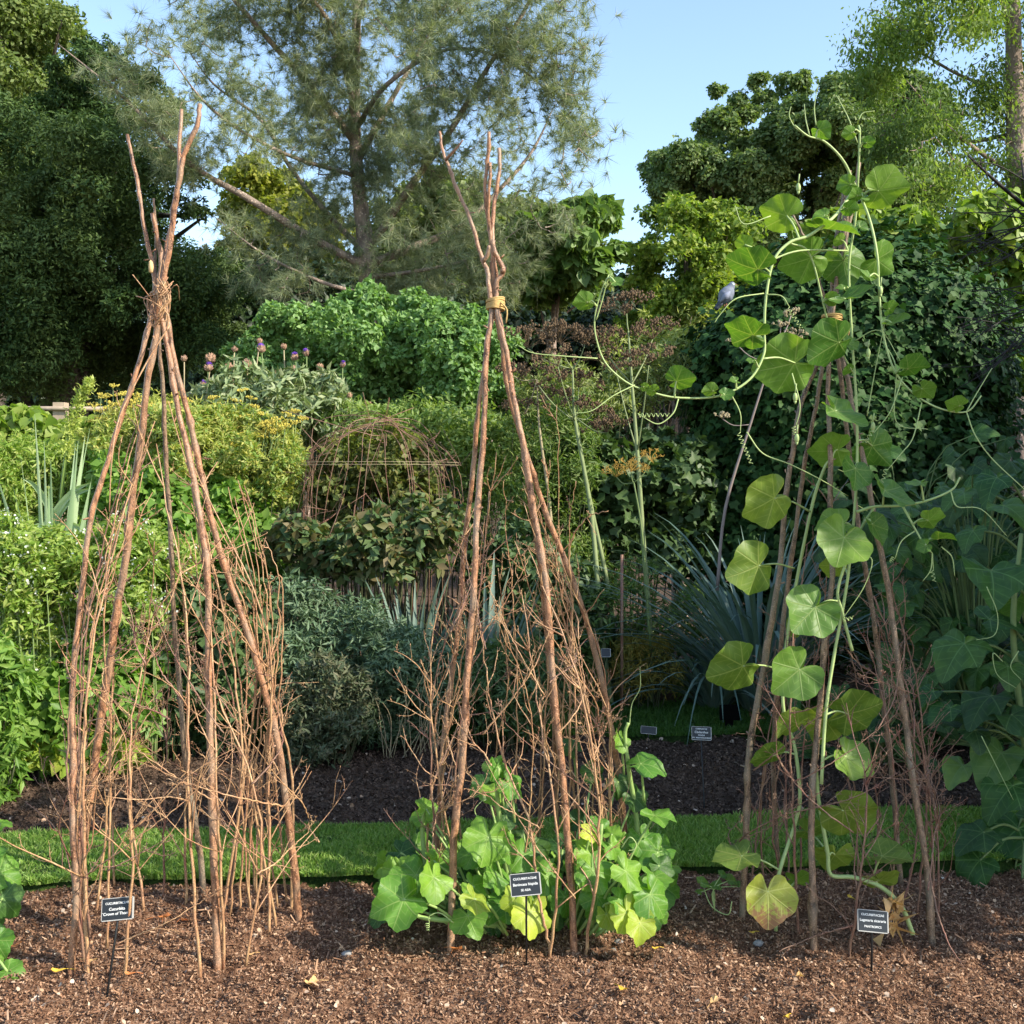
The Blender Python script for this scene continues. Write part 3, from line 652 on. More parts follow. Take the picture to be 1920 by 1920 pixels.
bush('green_shrub', 'fresh green bushy shrub below the pine trunk', 'shrub', [(450, 720), (470, 640), (560, 590), (640, 565), (740, 560), (760, 540), (830, 560), (850, 760), (800, 800), (560, 790)], 10.6, .8, 75, .22, .42, .055, 5600, T_LEAF, MT['f_shrub'], lobes=7)
bush('green_shrub', 'fresh green shrub directly behind the left legs of the middle tripod', 'shrub', [(760, 560), (850, 590), (930, 600), (960, 660), (960, 800), (800, 830), (770, 700)], 10.0, .6, 48, .2, .38, .05, 5800, T_LEAF, MT['f_shrub'], lobes=7)
bush('low_green_shrub', 'paler low green shrub filling the ground above the woven dome', 'shrub', [(560, 780), (700, 740), (900, 760), (960, 800), (960, 960), (860, 960), (840, 840), (560, 830)], 9.3, .5, 50, .16, .3, .06, 3600, T_NARROW, leafmat('low_shrub_foliage', [(.16, .26, .06), (.22, .32, .08), (.3, .38, .12)], .4, .5), asp=1.6)
# left hedge line with vine, rail fence
fe = thing('rail_fence', 'low wooden rail fence half hidden by greenery behind the left bed', 'fence', (-4.4, 10.4, 0))
for x in (114, -60, 300):
    mb = MB(); p = W(x, 755, 10.4); mb.box((p[0], 10.4, p[2]/2), .11, .11, p[2]); mb.build('post', MT['post'], fe, False)
mb = MB(); a = W(-60, 766, 10.4); b = W(300, 768, 10.4); mb.tube([a+[0, -.07, 0], b+[0, -.07, 0]], .022, 6); mb.tube([a+[0, -.07, -.45], b+[0, -.07, -.45]], .022, 6); mb.build('rail', MT['post'], fe)
bush('vine', 'light green leafy vine climbing along the rail fence at the left', 'vine', [(-80, 780), (20, 765), (60, 775), (90, 800), (240, 790), (250, 850), (-80, 850)], 9.9, .35, 34, .12, .24, .10, 2600, T_HEART, MT['f_climber'], .8)
MT['f_meadow'] = leafmat('meadow_foliage', [(.16, .28, .05), (.24, .36, .06), (.33, .43, .10), (.42, .46, .15)], .45, .5)
MT['f_fennel'] = leafmat('fennel_foliage', [(.34, .42, .10), (.45, .48, .12), (.54, .52, .18)], .45, .5)
MT['f_silver'] = leafmat('cardoon_foliage', [(.17, .24, .11), (.24, .31, .15), (.34, .38, .22)], .25, .6)
MT['f_green'] = leafmat('leafy_foliage', [(.11, .22, .035), (.17, .31, .05), (.27, .40, .09)], .42, .48)
MT['f_blue'] = leafmat('blue_green_foliage', [(.07, .125, .06), (.11, .18, .09), (.17, .24, .14)], .2, .55)
MT['f_brown'] = leafmat('browning_foliage', [(.06, .09, .02), (.10, .12, .03), (.16, .13, .05)], .3, .6)
MT['f_bed'] = leafmat('dark_bed_foliage', [(.045, .09, .03), (.07, .125, .04), (.10, .16, .055)], .25, .5)
bush('leafy_bed_plant', 'fine green foliage at the far left below the fence', 'plant', [(-80, 860), (100, 840), (200, 860), (220, 1000), (-80, 1010)], 8.6, .5, 50, .16, .3, .055, 6200, T_NARROW, MT['f_meadow'], asp=1.2, spr=20)
bush('leafy_bed_plant', 'green foliage seen between the legs of the left tripod', 'plant', [(180, 840), (420, 900), (520, 930), (540, 1090), (400, 1120), (180, 1060)], 8.2, .5, 54, .16, .3, .075, 3200, T_LEAF, MT['f_green'])
bush('fennel_bush', 'sunlit yellow green fennel behind the left tripod', 'plant', [(180, 790), (260, 770), (400, 790), (560, 820), (560, 900), (500, 960), (180, 920)], 8.7, .5, 60, .14, .28, .06, 6500, T_NARROW, MT['f_fennel'], -.3, asp=.8, spr=22)
bush('cardoon_foliage_clump', 'silvery jagged foliage of the thistles left of the green shrub', 'plant', [(350, 740), (440, 710), (600, 700), (660, 740), (640, 830), (540, 900), (520, 820), (380, 800)], 9.2, .4, 40, .14, .26, .09, 2800, T_NARROW, MT['f_silver'], -.2, asp=1.5, stemm='strawstalk')
bush('yellow_flowered_bush', 'yellow green umbel foliage in the sun right of the left tripod', 'plant', [(190, 820), (300, 790), (430, 770), (520, 790), (580, 870), (560, 960), (340, 950), (200, 900)], 8.4, .5, 62, .07, .18, .045, 4200, T_NARROW, leafmat('yellow_umbel', [(.18, .30, .07), (.26, .37, .09), (.50, .47, .12), (.36, .42, .16)], .4, .6), -.3, asp=1.6, spr=26)

def umbel(mb, c, r, n, drop=.3, th=.0015, up=np.array([0, 0, 1.]), k=8, mi=0, bs=.011):
    """head of a fennel-like flower: rays and little tufts"""
    x = norm(np.cross(up, [.3, 1, .1])); y = np.cross(up, x)
    for i in range(n):
        if n > 20 and random.random() < .3: continue
        a = 2*PI*i/n+random.uniform(-.2, .2); q = r*math.sqrt(random.random())
        e = c+(x*math.cos(a)+y*math.sin(a))*q+up*(r*.55-drop*q*q/r)
        mb.tube([c, (c+e)/2+up*.1*r, e], th, 3, cap=False, mi=mi)
        for j in range(k):
            d = norm(RG.normal(size=3)+up*.8); p = e+d*random.uniform(.2, 1)*r*.2
            mb.tube([e, p], th*.6, 3, cap=False, mi=mi); mb.ball(p, bs, 4, 2, mi=mi)
def stalkplant(name, label, cat, path, r, heads, hmat, smat, group=None, hr=.11, n=14, k=7, bs=.008, drop=.3):
    t = thing(name, label, cat, path[0]*[1, 1, 0], group)
    mb = MB(); mb.tube(path, np.array(r)*.8, 7, 4, .05)
    for e, br in heads:
        b = path[br] if isinstance(br, int) else br
        if np.linalg.norm(e-b) > .02: mb.tube([b, (b*.4+e*.6)+[0, 0, -.03], e], [r[-1]*.8 if not np.isscalar(r) else r*.6, .004], 5, 3)
        h = MB(); umbel(h, e, hr*random.uniform(.8, 1.2), n, k=k, bs=bs, drop=drop, up=norm(np.array([random.uniform(-.3, .3), random.uniform(-.4, .1), 1]))); h.build('flower_head', hmat, t)
    mb.build('stem', smat, t); return t
MT['dead'] = plain('dried_umbel', (.13, .09, .055), .9, .1, .4, 60)
MT['yumb'] = plain('yellow_umbel_head', (.50, .42, .08), .7, .2, .2, 60)
MT['oumb'] = plain('orange_umbel_head', (.42, .27, .06), .8, .2, .25, 60)
D = 8.0
q = lambda x, y, d=0: W(x, y, D)+np.array([0, d, 0])
stalkplant('giant_fennel', 'thick pale green fennel stem leaning left topped by dark dried heads', 'plant', [q(1150, 1340), q(1130, 1200), q(1110, 960, .1), q(1080, 790, .1), q(1075, 690, .1)], [.03, .027, .022, .015, .008],
           [(q(1050, 645), 4), (q(1045, 690, -.1), 3), (q(1010, 720, .1), 3), (q(1100, 640, .2), 4), (q(990, 650, .1), 4)], MT['dead'], MT['palestalk'], 'giant fennel seed stalks', .21, 26, 9, .011)
stalkplant('giant_fennel', 'tallest pale fennel stem with a high dark head between middle and right tripod', 'plant', [q(1222, 1340), q(1218, 1180), q(1205, 1000), q(1195, 850), q(1185, 720), q(1178, 620)], [.028, .026, .024, .02, .014, .008],
           [(q(1175, 588), 5), (q(1130, 640, .1), 4), (q(1230, 630, .2), 4), (q(1210, 690, -.2), 3), (q(1160, 690, .2), 3)], MT['dead'], MT['palestalk'], 'giant fennel seed stalks', .22, 28, 9, .011)
stalkplant('giant_fennel', 'pale fennel stem standing between the other two seed stalks', 'plant', [q(1168, 1330, .3), q(1150, 1130, .3), q(1110, 930, .3), q(1085, 780, .3)], [.026, .023, .018, .008],
           [(q(1090, 720, .3), 3), (q(1060, 760, .2), 3), (q(1120, 770, .4), 3), (q(1140, 810, .1), 3)], MT['dead'], MT['palestalk'], 'giant fennel seed stalks', .19, 26, 9, .011)
stalkplant('giant_fennel', 'thin fennel stem with brown heads in front of the green shrub right edge', 'plant', [q(1060, 1330, .5), q(1040, 1000, .5), q(1015, 800, .5), q(1010, 700, .5)], [.018, .016, .012, .006],
           [(q(985, 770, .5), 3), (q(1030, 740, .5), 3), (q(960, 690, .5), 3)], MT['dead'], MT['strawstalk'], 'giant fennel seed stalks', .17, 22, 8, .010)
stalkplant('umbel_stalk', 'slim mauve stalk with small brown umbels in front of the ivy', 'plant', [q(1330, 1100, -.3), q(1345, 950, -.3), q(1390, 800, -.3), q(1425, 690, -.3), q(1440, 650, -.3)], [.016, .014, .011, .008, .005],
           [(q(1365, 655, -.3), 3), (q(1445, 625, -.3), 4), (q(1470, 600, -.2), 4), (q(1340, 790, -.3), 2), (q(1480, 640, -.2), 4)], MT['strawstalk'], plain('mauve_stalk', (.25, .2, .18), .6), 'giant fennel seed stalks', .08, 10)
t = stalkplant('dill_plant', 'orange yellow feathery flower head low beside the tallest fennel stem', 'plant', [q(1210, 1200, -.3), q(1195, 1000, -.3), q(1180, 905, -.3)], [.012, .01, .006],
           [(q(1175, 885, -.3), 2), (q(1210, 865, -.3), 2), (q(1150, 895, -.25), 2)], MT['oumb'], MT['stalk'], None, .13, 26, 9, .004)
bush('dill_plant', 'orange tinged feathery foliage at the foot of the fennel stems', 'plant', [(1150, 1200), (1250, 1180), (1270, 1290), (1150, 1310)], 7.95, .25, 22, .1, .17, .05, 9000, T_NARROW, leafmat('dill_foliage', [(.34, .26, .05), (.22, .24, .06), (.44, .30, .06)], .3, .6), 0, asp=.7)
bush('bed_foliage_plant', 'fine dark green foliage under the fennel stems', 'plant', [(900, 1060), (1060, 1000), (1240, 1060), (1330, 1110), (1330, 1320), (1100, 1340), (900, 1300)], 8.5, .5, 60, .15, .28, .06, 4200, T_NARROW, leafmat('dim_foliage', [(.08, .16, .04), (.13, .22, .05), (.2, .27, .08)], .35, .5), asp=1.3)
bush('dark_bed_shrub', 'deep shaded greenery in the gap behind the fennel stems', 'shrub', [(1060, 800), (1200, 800), (1340, 860), (1340, 1060), (1060, 1060), (1000, 900)], 9.6, .5, 50, .18, .32, .09, 1900, T_IVY, MT['f_bed'])
bush('bed_foliage_plant', 'grassy pale foliage right behind the middle tripod', 'plant', [(950, 720), (1060, 700), (1180, 660), (1300, 640), (1320, 740), (1180, 790), (1000, 860), (930, 1000), (900, 900)], 9.9, .5, 50, .16, .3, .07, 3600, T_NARROW, leafmat('grassy_foliage', [(.18, .24, .07), (.25, .31, .10), (.33, .36, .15)], .4, .5), -.4, asp=1.1)

bush('bed_foliage_plant', 'feathery mid green foliage filling the gap behind the middle tripod', 'plant', [(860, 840), (1000, 760), (1110, 760), (1120, 1000), (1100, 1200), (900, 1200), (860, 1000)], 9.0, .4, 70, .14, .27, .06, 5000, T_NARROW, leafmat('gap_foliage', [(.10, .18, .04), (.15, .24, .055), (.24, .3, .09)], .4, .5), -.2, asp=1.0)
bush('bed_foliage_plant', 'dark leafy growth low behind the middle tripod', 'plant', [(860, 1000), (1100, 980), (1160, 1180), (1100, 1320), (880, 1320)], 8.2, .3, 50, .14, .26, .07, 3200, T_LEAF, MT['f_bed'])
# yellow umbels rising from the fennel at the left
for i, (x, y) in enumerate([(212, 728), (190, 745), (235, 742), (205, 770), (330, 740), (400, 750), (455, 735), (475, 765), (430, 790), (500, 800), (380, 800), (345, 830), (540, 850), (260, 830), (300, 790)]+[(190+370*((k*.618) % 1), 745+150*((k*.381+.2) % 1)) for k in range(26)]):
    D = 8.2+.3*random.random(); b = W(x+random.uniform(-25, 25), 1000, D); e = W(x, y, D)
    stalkplant('fennel_umbel', 'slender yellow fennel umbel standing in the sunlit fennel behind the left tripod', 'flower', [b, (b+e)/2+RG.normal(size=3)*.03, e], [.006, .005, .003], [(e, 2), (e+[.06, .02, -.06], 1), (e+[-.06, .02, -.08], 1)],
               MT['yumb'], MT['stalk'], 'yellow fennel umbels', .055, 11, 4, .006)
# cardoon thistles
MT['bract'] = plain('thistle_bracts', (.32, .20, .13), .8, .2, .35, 50); MT['purple'] = plain('thistle_florets', (.26, .12, .60), .8, .1, .2, 50); MT['pinkb'] = plain('pink_bracts', (.30, .19, .13), .8, .2, .3, 50)
for i, (x, y, pur, s) in enumerate([(490, 655, 1, 1.1), (395, 672, 0, 1.3), (391, 690, 1, 1.1), (430, 688, 0, 1.1), (463, 682, 0, 1.2), (552, 670, 1, 1), (574, 662, 1, .9), (600, 688, 0, .9), (551, 692, 0, .9), (532, 650, 0, .8), (440, 655, 0, .8), (381, 722, 1, 1), (345, 672, 0, .8), (540, 720, 0, .9), (358, 742, 1, .8), (643, 684, 1, .8), (690, 758, 0, .9), (655, 742, 0, .8), (522, 700, 0, .9), (487, 640, 0, .8)]):
    D = 9.0+.25*random.random(); e = W(x, y, D); b = W(x+random.uniform(-30, 20), 960, D)
    lab = ('cardoon thistle with a violet tuft on top above the silvery foliage' if pur else 'brown dried cardoon thistle head above the silvery foliage')
    t = thing('cardoon', lab, 'thistle', b*[1, 1, 0], 'violet cardoon thistles' if pur else 'dried cardoon thistles')
    up = norm(np.array([random.uniform(-.3, .3), random.uniform(-.4, 0), 1]))
    mb = MB(); mb.tube([b, (b+e)/2+RG.normal(size=3)*.04, e-up*.03], [.008, .006, .005], 5, 4); mb.build('stem', MT['strawstalk'] if not pur else MT['stalk'], t)
    mb = MB(); r = .028*s; mb.ball(e, r, 10, 6, (1, 1, .95), axis=up, nz=.15)
    for j in range(40):
        d = norm(RG.normal(size=3)+up*.1); p = e+d*r*.9; mb.tube([p, p+norm(d+up*.9)*r*.55], [.007*s, .001], 4, cap=False)
    mb.build('flower_head', MT['bract'] if i % 2 else MT['pinkb'], t)
    if pur:
        mb = MB()
        for j in range(70):
            a = RG.normal(size=3)*.42; p = e+up*r*.7; mb.tube([p, p+norm(up+a)*r*1.05], [.004, .003], 3, cap=False)
        mb.build('tuft', MT['purple'], t)

# woven willow dome
D = 8.1
wd = thing('willow_dome', 'low dome woven of thin willow rods with two strings across', 'plant support', (-1.05, 8.3, 0))
mb = MB()
cx0, cy0 = (-1.03, 8.3)
for i in range(18):
    a = random.uniform(0, PI); R = .61+random.uniform(-.03, .03); top = CH+(HY-785)/F*8.3+random.uniform(-.08, .02); base = random.uniform(.3, 1.3)
    ca, sa = math.cos(a)*R, math.sin(a)*R*.75; off = random.uniform(-.12, .12) if i > 8 else 0
    P = [(cx0+ca*1.0, cy0+sa, 0), (cx0+ca, cy0+sa, 1.0), (cx0+ca*.93, cy0+sa*.93, top-.4), (cx0+ca*.62+off, cy0+sa*.62, top-.1), (cx0+off, cy0+off, top), (cx0-ca*.62+off, cy0-sa*.62, top-.1), (cx0-ca*.93, cy0-sa*.93, top-.4), (cx0-ca, cy0-sa, 1.0), (cx0-ca, cy0-sa, 0)]
    mb.tube(np.array(P)+RG.normal(size=(9, 3))*.035, .0026, 4, 4)
for i in range(80):
    a = random.uniform(0, 2*PI); R = .6; z = random.uniform(1.2, 2.1); rr = R*math.sqrt(max(0, 1-max(0, (z-1.55)/.7)**2)); p = np.array([cx0+rr*math.cos(a), cy0+rr*.75*math.sin(a), z])
    mb.tube([p, p+RG.normal(size=3)*.12, p+RG.normal(size=3)*.2+[0, 0, -.1]], .0025, 3, 3)
mb.build('rods', MT['twig_dull'], wd)
mb = MB()
for z in (1.835, 1.815):
    mb.tube([(cx0+.615*math.cos(a), cy0+.47*math.sin(a), z) for a in np.linspace(0, 2*PI, 25)], .0018, 4, cap=False)
mb.build('string', MT['strawstalk'], wd)
bush('browning_bush', 'browning green plant growing inside the willow dome', 'plant', [(590, 900), (640, 830), (760, 820), (820, 880), (830, 1000), (760, 1080), (600, 1060)], 8.5, .3, 46, .12, .22, .06, 3200, T_LEAF, leafmat('dome_foliage', [(.08, .12, .03), (.14, .17, .04), (.2, .18, .06)], .35, .55))
bush('bright_moss_plant', 'yellow green fine foliage showing through the top of the dome', 'plant', [(620, 820), (740, 790), (820, 840), (780, 880), (640, 880)], 8.6, .2, 24, .08, .16, .04, 6000, T_NARROW, leafmat('top_foliage', [(.26, .32, .05), (.34, .37, .06)], .45, .5), 0, asp=1.2)
bush('dahlia_plant', 'dark green broad leaved plant below the woven dome', 'plant', [(520, 960), (620, 1000), (700, 960), (830, 920), (870, 960), (860, 1040), (760, 1100), (560, 1090), (500, 1020)], 7.7, .35, 46, .12, .22, .08, 2600, T_LEAF, leafmat('dusky_foliage', [(.06, .11, .035), (.08, .14, .045), (.14, .16, .055), (.17, .13, .06)], .25, .6), asp=.9)

def blades(name, label, cat, base, n, H, spread, w, mat, arch=.5, group=None, seg=7, stiff=.0, yb=.0, fan=None):
    t = thing(name, label, cat, base, group); V = []; Q = []
    mb = MB()
    for i in range(n):
        a = random.uniform(0, 2*PI) if fan is None else random.choice(fan)+random.uniform(-.35, .35)
        s = spread*random.uniform(.2, 1)**.7; h = H*random.uniform(.6, 1.05)*(1-.25*s/max(spread, .01)); A = arch*random.uniform(.4, 1.2)
        dx, dy = math.cos(a), math.sin(a); b = np.array(base)+[dx*.05*random.random()*2, dy*.08, yb]
        u = np.linspace(0, 1, seg)
        r = s*(u*.5+.5*u**2); z = h*(u-A*.5*u**3*(s/max(spread, .01)+.25))
        P = b+np.stack([dx*r, dy*r, z], 1)
        tw = a+PI/2+random.uniform(-.7, .7); sd = np.array([math.cos(tw), math.sin(tw), 0])
        ww = w*random.uniform(.7, 1.2)*(1-u**2.2)*.5+.0012; ww[0] *= .7
        n2 = norm(np.cross(np.gradient(P, axis=0), sd))
        L = P-sd*ww[:, None]+n2*ww[:, None]*.35; Rr = P+sd*ww[:, None]+n2*ww[:, None]*.35
        Vv = np.stack([L, P, Rr], 1).reshape(-1, 3); q_ = []
        for k in range(seg-1):
            q_ += [(3*k, 3*k+1, 3*k+4, 3*k+3), (3*k+1, 3*k+2, 3*k+5, 3*k+4)]
        mb.add(Vv, q_)
    mb.build('leaves', mat, t); return t
MT['b_blue'] = leafmat('blue_green_blades', [(.08, .14, .11), (.12, .19, .15), (.18, .25, .2)], .15, .5, .35)
MT['b_leek'] = leafmat('leek_blades', [(.28, .4, .22), (.36, .48, .28), (.44, .54, .32)], .3, .45, .5)
MT['b_green'] = leafmat('green_blades', [(.13, .22, .05), (.2, .3, .07), (.26, .34, .1)], .35, .45, .4)
gp = lambda x, D_: (float((x-960)/F*D_), D_, 0.0)
blades('blue_blade_clump', 'upright blue green sword leaves left of the middle tripod', 'plant', gp(775, 7.25), 34, 1.45, .55, .06, MT['b_blue'], .35, 'blue green sword leaved clumps')
blades('blue_blade_clump', 'upright blue green sword leaves seen through the middle tripod', 'plant', gp(915, 7.3), 34, 1.4, .55, .06, MT['b_blue'], .35, 'blue green sword leaved clumps')
blades('arching_blade_clump', 'large clump of long arching blue green blades left of the right tripod', 'plant', gp(1425, 7.75), 170, 2.15, 1.7, .040, MT['b_blue'], 1.0, 'blue green sword leaved clumps', 10)
blades('arching_blade_clump', 'lower arching blue green blades spilling over the far path', 'plant', gp(1340, 7.9), 80, 1.1, 1.1, .036, MT['b_blue'], 1.5, 'blue green sword leaved clumps', 10)
blades('arching_blade_clump', 'arching blades right behind the left legs of the right tripod', 'plant', gp(1480, 8.3), 60, 1.5, .8, .04, MT['b_blue'], 1.1, 'blue green sword leaved clumps', 10)

# sword plant with pale flower spike at the left
D = 7.0
sw = blades('sword_leaf_plant', 'pale green sword leaved plant with a yellow flower spike at the left', 'plant', tuple(W(100, 1000, 7.0)*[1, 1, 0]), 36, 2.4, .42, .06, MT['b_leek'], .1, None, 8)
mb = MB()
for (x1, y1, x2, y2) in [(95, 960, 40, 895), (105, 970, 175, 915), (100, 985, 15, 1030), (110, 990, 170, 1010), (100, 970, 170, 905)]:
    a = W(100, 1010, 7); b = W(x1, y1, 6.95); c = W(x2, y2, 6.85); P, _ = catmull([a, b, (b+c)/2+[0, 0, .05], c], np.ones(4), 4); u = np.linspace(0, 1, len(P)); ww = .03*(1-u**2)+.002
    sd = norm(np.cross(np.gradient(P, axis=0), [.2, 1, .2])); V = np.stack([P-sd*ww[:, None], P+[0, .012, 0], P+sd*ww[:, None]], 1).reshape(-1, 3)
    mb.add(V, sum([[(3*k, 3*k+1, 3*k+4, 3*k+3), (3*k+1, 3*k+2, 3*k+5, 3*k+4)] for k in range(len(P)-1)], []))
mb.build('outer_leaves', MT['b_leek'], sw)
mb = MB(); P = [W(108, 1000, 7), W(120, 880, 7), W(132, 810, 7), W(150, 750, 6.95), W(172, 715, 6.9)]; mb.tube(P, [.012, .012, .009, .006, .003], 6, 5); mb.build('stem', MT['b_green'], sw)
Pc, _ = catmull(P[1:], np.ones(4), 30); n = 900; i = RG.integers(10, len(Pc), n); th = np.interp(i, [10, 40, len(Pc)], [.03, .05, .025])
Pp = Pc[i]+RG.normal(size=(n, 3))*(th*.5)[:, None]
cloud('flower_spike', Pp, RG.normal(size=(n, 3)), .035, T_NARROW, leafmat('spike_florets', [(.42, .48, .10), (.5, .55, .16), (.36, .46, .12)], .4, .5), sw, -.6, .5, .3, 1.6)

# white flowered border plants, near left
MT['petal'] = leafmat('white_petals', [(.72, .74, .70), (.8, .8, .76)], .3, .6)
def whiteflowers(label, poly, D, n, size=.028):
    bl = blobs(poly, D, .35, 46, .10, .2); c = np.mean([b[0] for b in bl], 0); t = thing('white_flowered_plant', label, 'flower', (c[0], c[1], 0), 'white flowered border plants')
    P, Nn = shell(bl, 4200, .85, .5, 3, 18); k = P[:, 2] > 0; cloud('foliage', P[k], Nn[k], .05, T_NARROW, MT['f_meadow'], t, 0, .5, .4, 1.5)
    mb = MB()
    for p, r in bl: mb.tube([(p[0], p[1]+.05, 0), (p[0]+.03, p[1], p[2]*.5), p], [.006, .005, .003], 4, 3)
    mb.build('stem', MT['stalk'], t)
    k = RG.integers(0, len(P), n); A = P[k]+Nn[k]*.03; A = np.repeat(A, 6, 0)+RG.normal(size=(n*6, 3))*.014
    cloud('flowers', A, RG.normal(size=A.shape)+[0, -.8, .8], size*.5, T_ROUND, MT['petal'], t, 0, .3, .4)
whiteflowers('white flowered leafy plant at the far left edge above the front bed', [(-60, 1010), (60, 985), (130, 1010), (150, 1100), (140, 1230), (-60, 1250)], 6.35, 520)
whiteflowers('white flowered plant seen through the left side of the left tripod', [(150, 1010), (260, 990), (340, 1030), (360, 1150), (330, 1240), (150, 1230)], 6.5, 330)
bush('leafy_border_plant', 'light green narrow leaved plant at the left edge', 'plant', [(-60, 1230), (20, 1200), (60, 1280), (40, 1400), (20, 1500), (-60, 1500)], 5.75, .15, 30, .08, .15, .075, 5200, T_NARROW, MT['f_green'], .5, asp=1.3)
bush('leafy_border_plant', 'bushy green plant behind the left legs of the left tripod', 'plant', [(20, 1240), (130, 1200), (300, 1210), (310, 1340), (250, 1420), (60, 1420)], 6.3, .3, 46, .1, .2, .075, 3600, T_LEAF, MT['f_green'], .5)
bush('leafy_border_plant', 'low yellow green leafy plant on the soil behind the left tripod', 'plant', [(50, 1380), (150, 1370), (270, 1400), (260, 1430), (60, 1430)], 6.1, .15, 20, .06, .11, .08, 3600, T_LEAF, leafmat('lime_leaves', [(.2, .34, .04), (.28, .38, .05), (.4, .4, .06)], .4, .5), .3)
bush('leafy_border_plant', 'dark leafy plant right behind the middle of the left tripod', 'plant', [(290, 1080), (500, 1080), (520, 1300), (480, 1380), (320, 1380), (290, 1200)], 6.6, .3, 50, .1, .2, .08, 2600, T_LEAF, MT['f_bed'], .5)
bush('silver_bush', 'mounded blue green feathery bush between the left and middle tripods', 'bush', [(500, 1110), (620, 1085), (700, 1120), (760, 1190), (860, 1200), (880, 1270), (820, 1370), (560, 1400), (500, 1280)], 6.9, .4, 85, .1, .2, .055, 9000, T_NARROW, MT['f_blue'], -.1, asp=1.1)
bush('silver_bush', 'taller blue green sprays behind the middle tripod', 'bush', [(820, 1230), (1000, 1200), (1080, 1230), (1060, 1340), (850, 1350)], 6.85, .35, 46, .1, .18, .055, 7000, T_NARROW, leafmat('mid_green_sprays', [(.06, .12, .04), (.09, .16, .05), (.14, .2, .09)], .3, .5), -.3, asp=1.1)
bush('rosemary_bush', 'upright dark grey green bush right of the left tripod', 'bush', [(510, 1280), (600, 1230), (680, 1260), (690, 1360), (640, 1440), (540, 1450)], 6.35, .2, 40, .07, .14, .045, 9000, T_NARROW, leafmat('rosemary_foliage', [(.07, .10, .05), (.11, .14, .07), (.15, .14, .08)], .15, .6), -.5, asp=1.3)
# dry stems beside the silver bush
mb = MB()
for i in range(26):
    b = W(760+random.uniform(-40, 60), 1430, 6.45)*[1, 1, 0]; e = b+np.array([random.uniform(-.12, .25), random.uniform(-.1, .1), random.uniform(.25, .75)]); mb.tube([b, (b+e)/2+RG.normal(size=3)*.03, e], [.003, .0012], 4, 4)
tag(mb.build('dry_grass_tuft', MT['strawstalk']), 'tuft of thin dry straw stems left of the middle tripod', 'grass tuft')

# ================================================================== HERO LEAVES
def leafgeo(kind, seed, seg=68):
    r = random.Random(seed); th = np.linspace(-PI, PI, seg, endpoint=False)+PI/seg
    a = np.abs(th)
    if kind == 'gourd':
        R = (.60+.14*np.cos(th))*(1-.86*np.exp(-((PI-a)/.42)**2))+.05*np.abs(np.cos(2.5*th))**1.5+.06*np.exp(-(a/.2)**2)
        R = R+.035*np.cos(3.5*th)**6+.012*np.abs(np.sin(10.5*th)); cup = .10
    elif kind == 'squash':
        R = (.58+.10*np.cos(th))*(1-.84*np.exp(-((PI-a)/.34)**2))+.14*np.abs(np.cos(2.5*th))**1.4
        R = R*.95+.05*(1-np.abs(np.sin(9*th)))+.02*np.cos(3.5*th)**6; A0 = .07; cup = -.05
    else:   # heart, longer
        R = (.46+.26*np.cos(th))*(1-.75*np.exp(-((PI-a)/.4)**2))+.12*np.sin(a)**2*(a > PI/2)+.06*np.sin(a)**2+.2*np.exp(-(a/.32)**2); cup = -.2
    ts = [.0, .12, .3, .5, .7, .86, 1.0]; V = []
    p1, p2 = r.uniform(0, 6), r.uniform(0, 6); A1, A2 = r.uniform(.04, .10), r.uniform(.03, .07); fold = r.uniform(-.1, .25) if kind != 'heart' else r.uniform(.1, .5); drp = r.uniform(.02, .4)
    if kind == 'squash': A1 *= 1.5; A2 *= 1.7
    for t in ts:
        rr = R*t; x = rr*np.sin(th); y = rr*np.cos(th)
        z = cup*rr**2*2+.045*t*np.sin(3.5*th)**2+A1*t**2*np.sin(2*th+p1)+A2*t**3*np.sin(5*th+p2)+.02*t**4*np.sin(9*th+p1)+fold*(np.sqrt(x*x+.012)-.11)-drp*y*np.abs(y)*.9
        V.append(np.stack([x, y, z], 1))
    V = np.vstack(V); Q = []
    for i in range(len(ts)-1):
        for j in range(seg):
            k = (j+1) % seg
            if i == 0: Q.append((j, seg+j, seg+k, k))
            else: Q.append((i*seg+j, (i+1)*seg+j, (i+1)*seg+k, i*seg+k))
    return V, Q
LG = {}
def leafpart(parent, c, size, Nn, T, mat, kind='gourd', seed=0, name='leaf', label=None):
    key = (kind, seed)
    if key not in LG: LG[key] = leafgeo(kind, seed)
    V, Q = LG[key]
    Nn = norm(Nn); T = np.asarray(T, float); T = norm(T-np.dot(T, Nn)*Nn); B = np.cross(T, Nn)
    s = size/1.3; o = np.asarray(c)-T*s*.16
    P = o+s*(V[:, 0:1]*B+V[:, 1:2]*T+V[:, 2:3]*Nn)
    me = np_mesh(name, P, np.array(Q), 4, uv=V[:, :2], smooth=True)
    ob = link(name, me, mat, parent)
    if label: ob['label'] = label
    return o
MT['gourdleaf'] = bigleafmat('gourd_leaf', (.15, .29, .045), (.095, .20, .035), (.34, .44, .15), .45)
MT['gourdbacklit'] = bigleafmat('backlit_gourd_leaf', (.19, .28, .045), (.12, .20, .035), (.40, .45, .14), .45)  # yellower: sunlight shining through the lower leaves is put into the colour
MT['gourdspot'] = bigleafmat('scorched_gourd_leaf', (.28, .34, .05), (.24, .26, .05), (.45, .48, .15), .35, (.20, .11, .05))
MT['squashleaf'] = bigleafmat('squash_leaf', (.19, .38, .045), (.10, .24, .03), (.36, .50, .15), .42)
MT['squashyel'] = bigleafmat('yellowing_squash_leaf', (.42, .50, .06), (.30, .42, .05), (.55, .58, .2), .42)
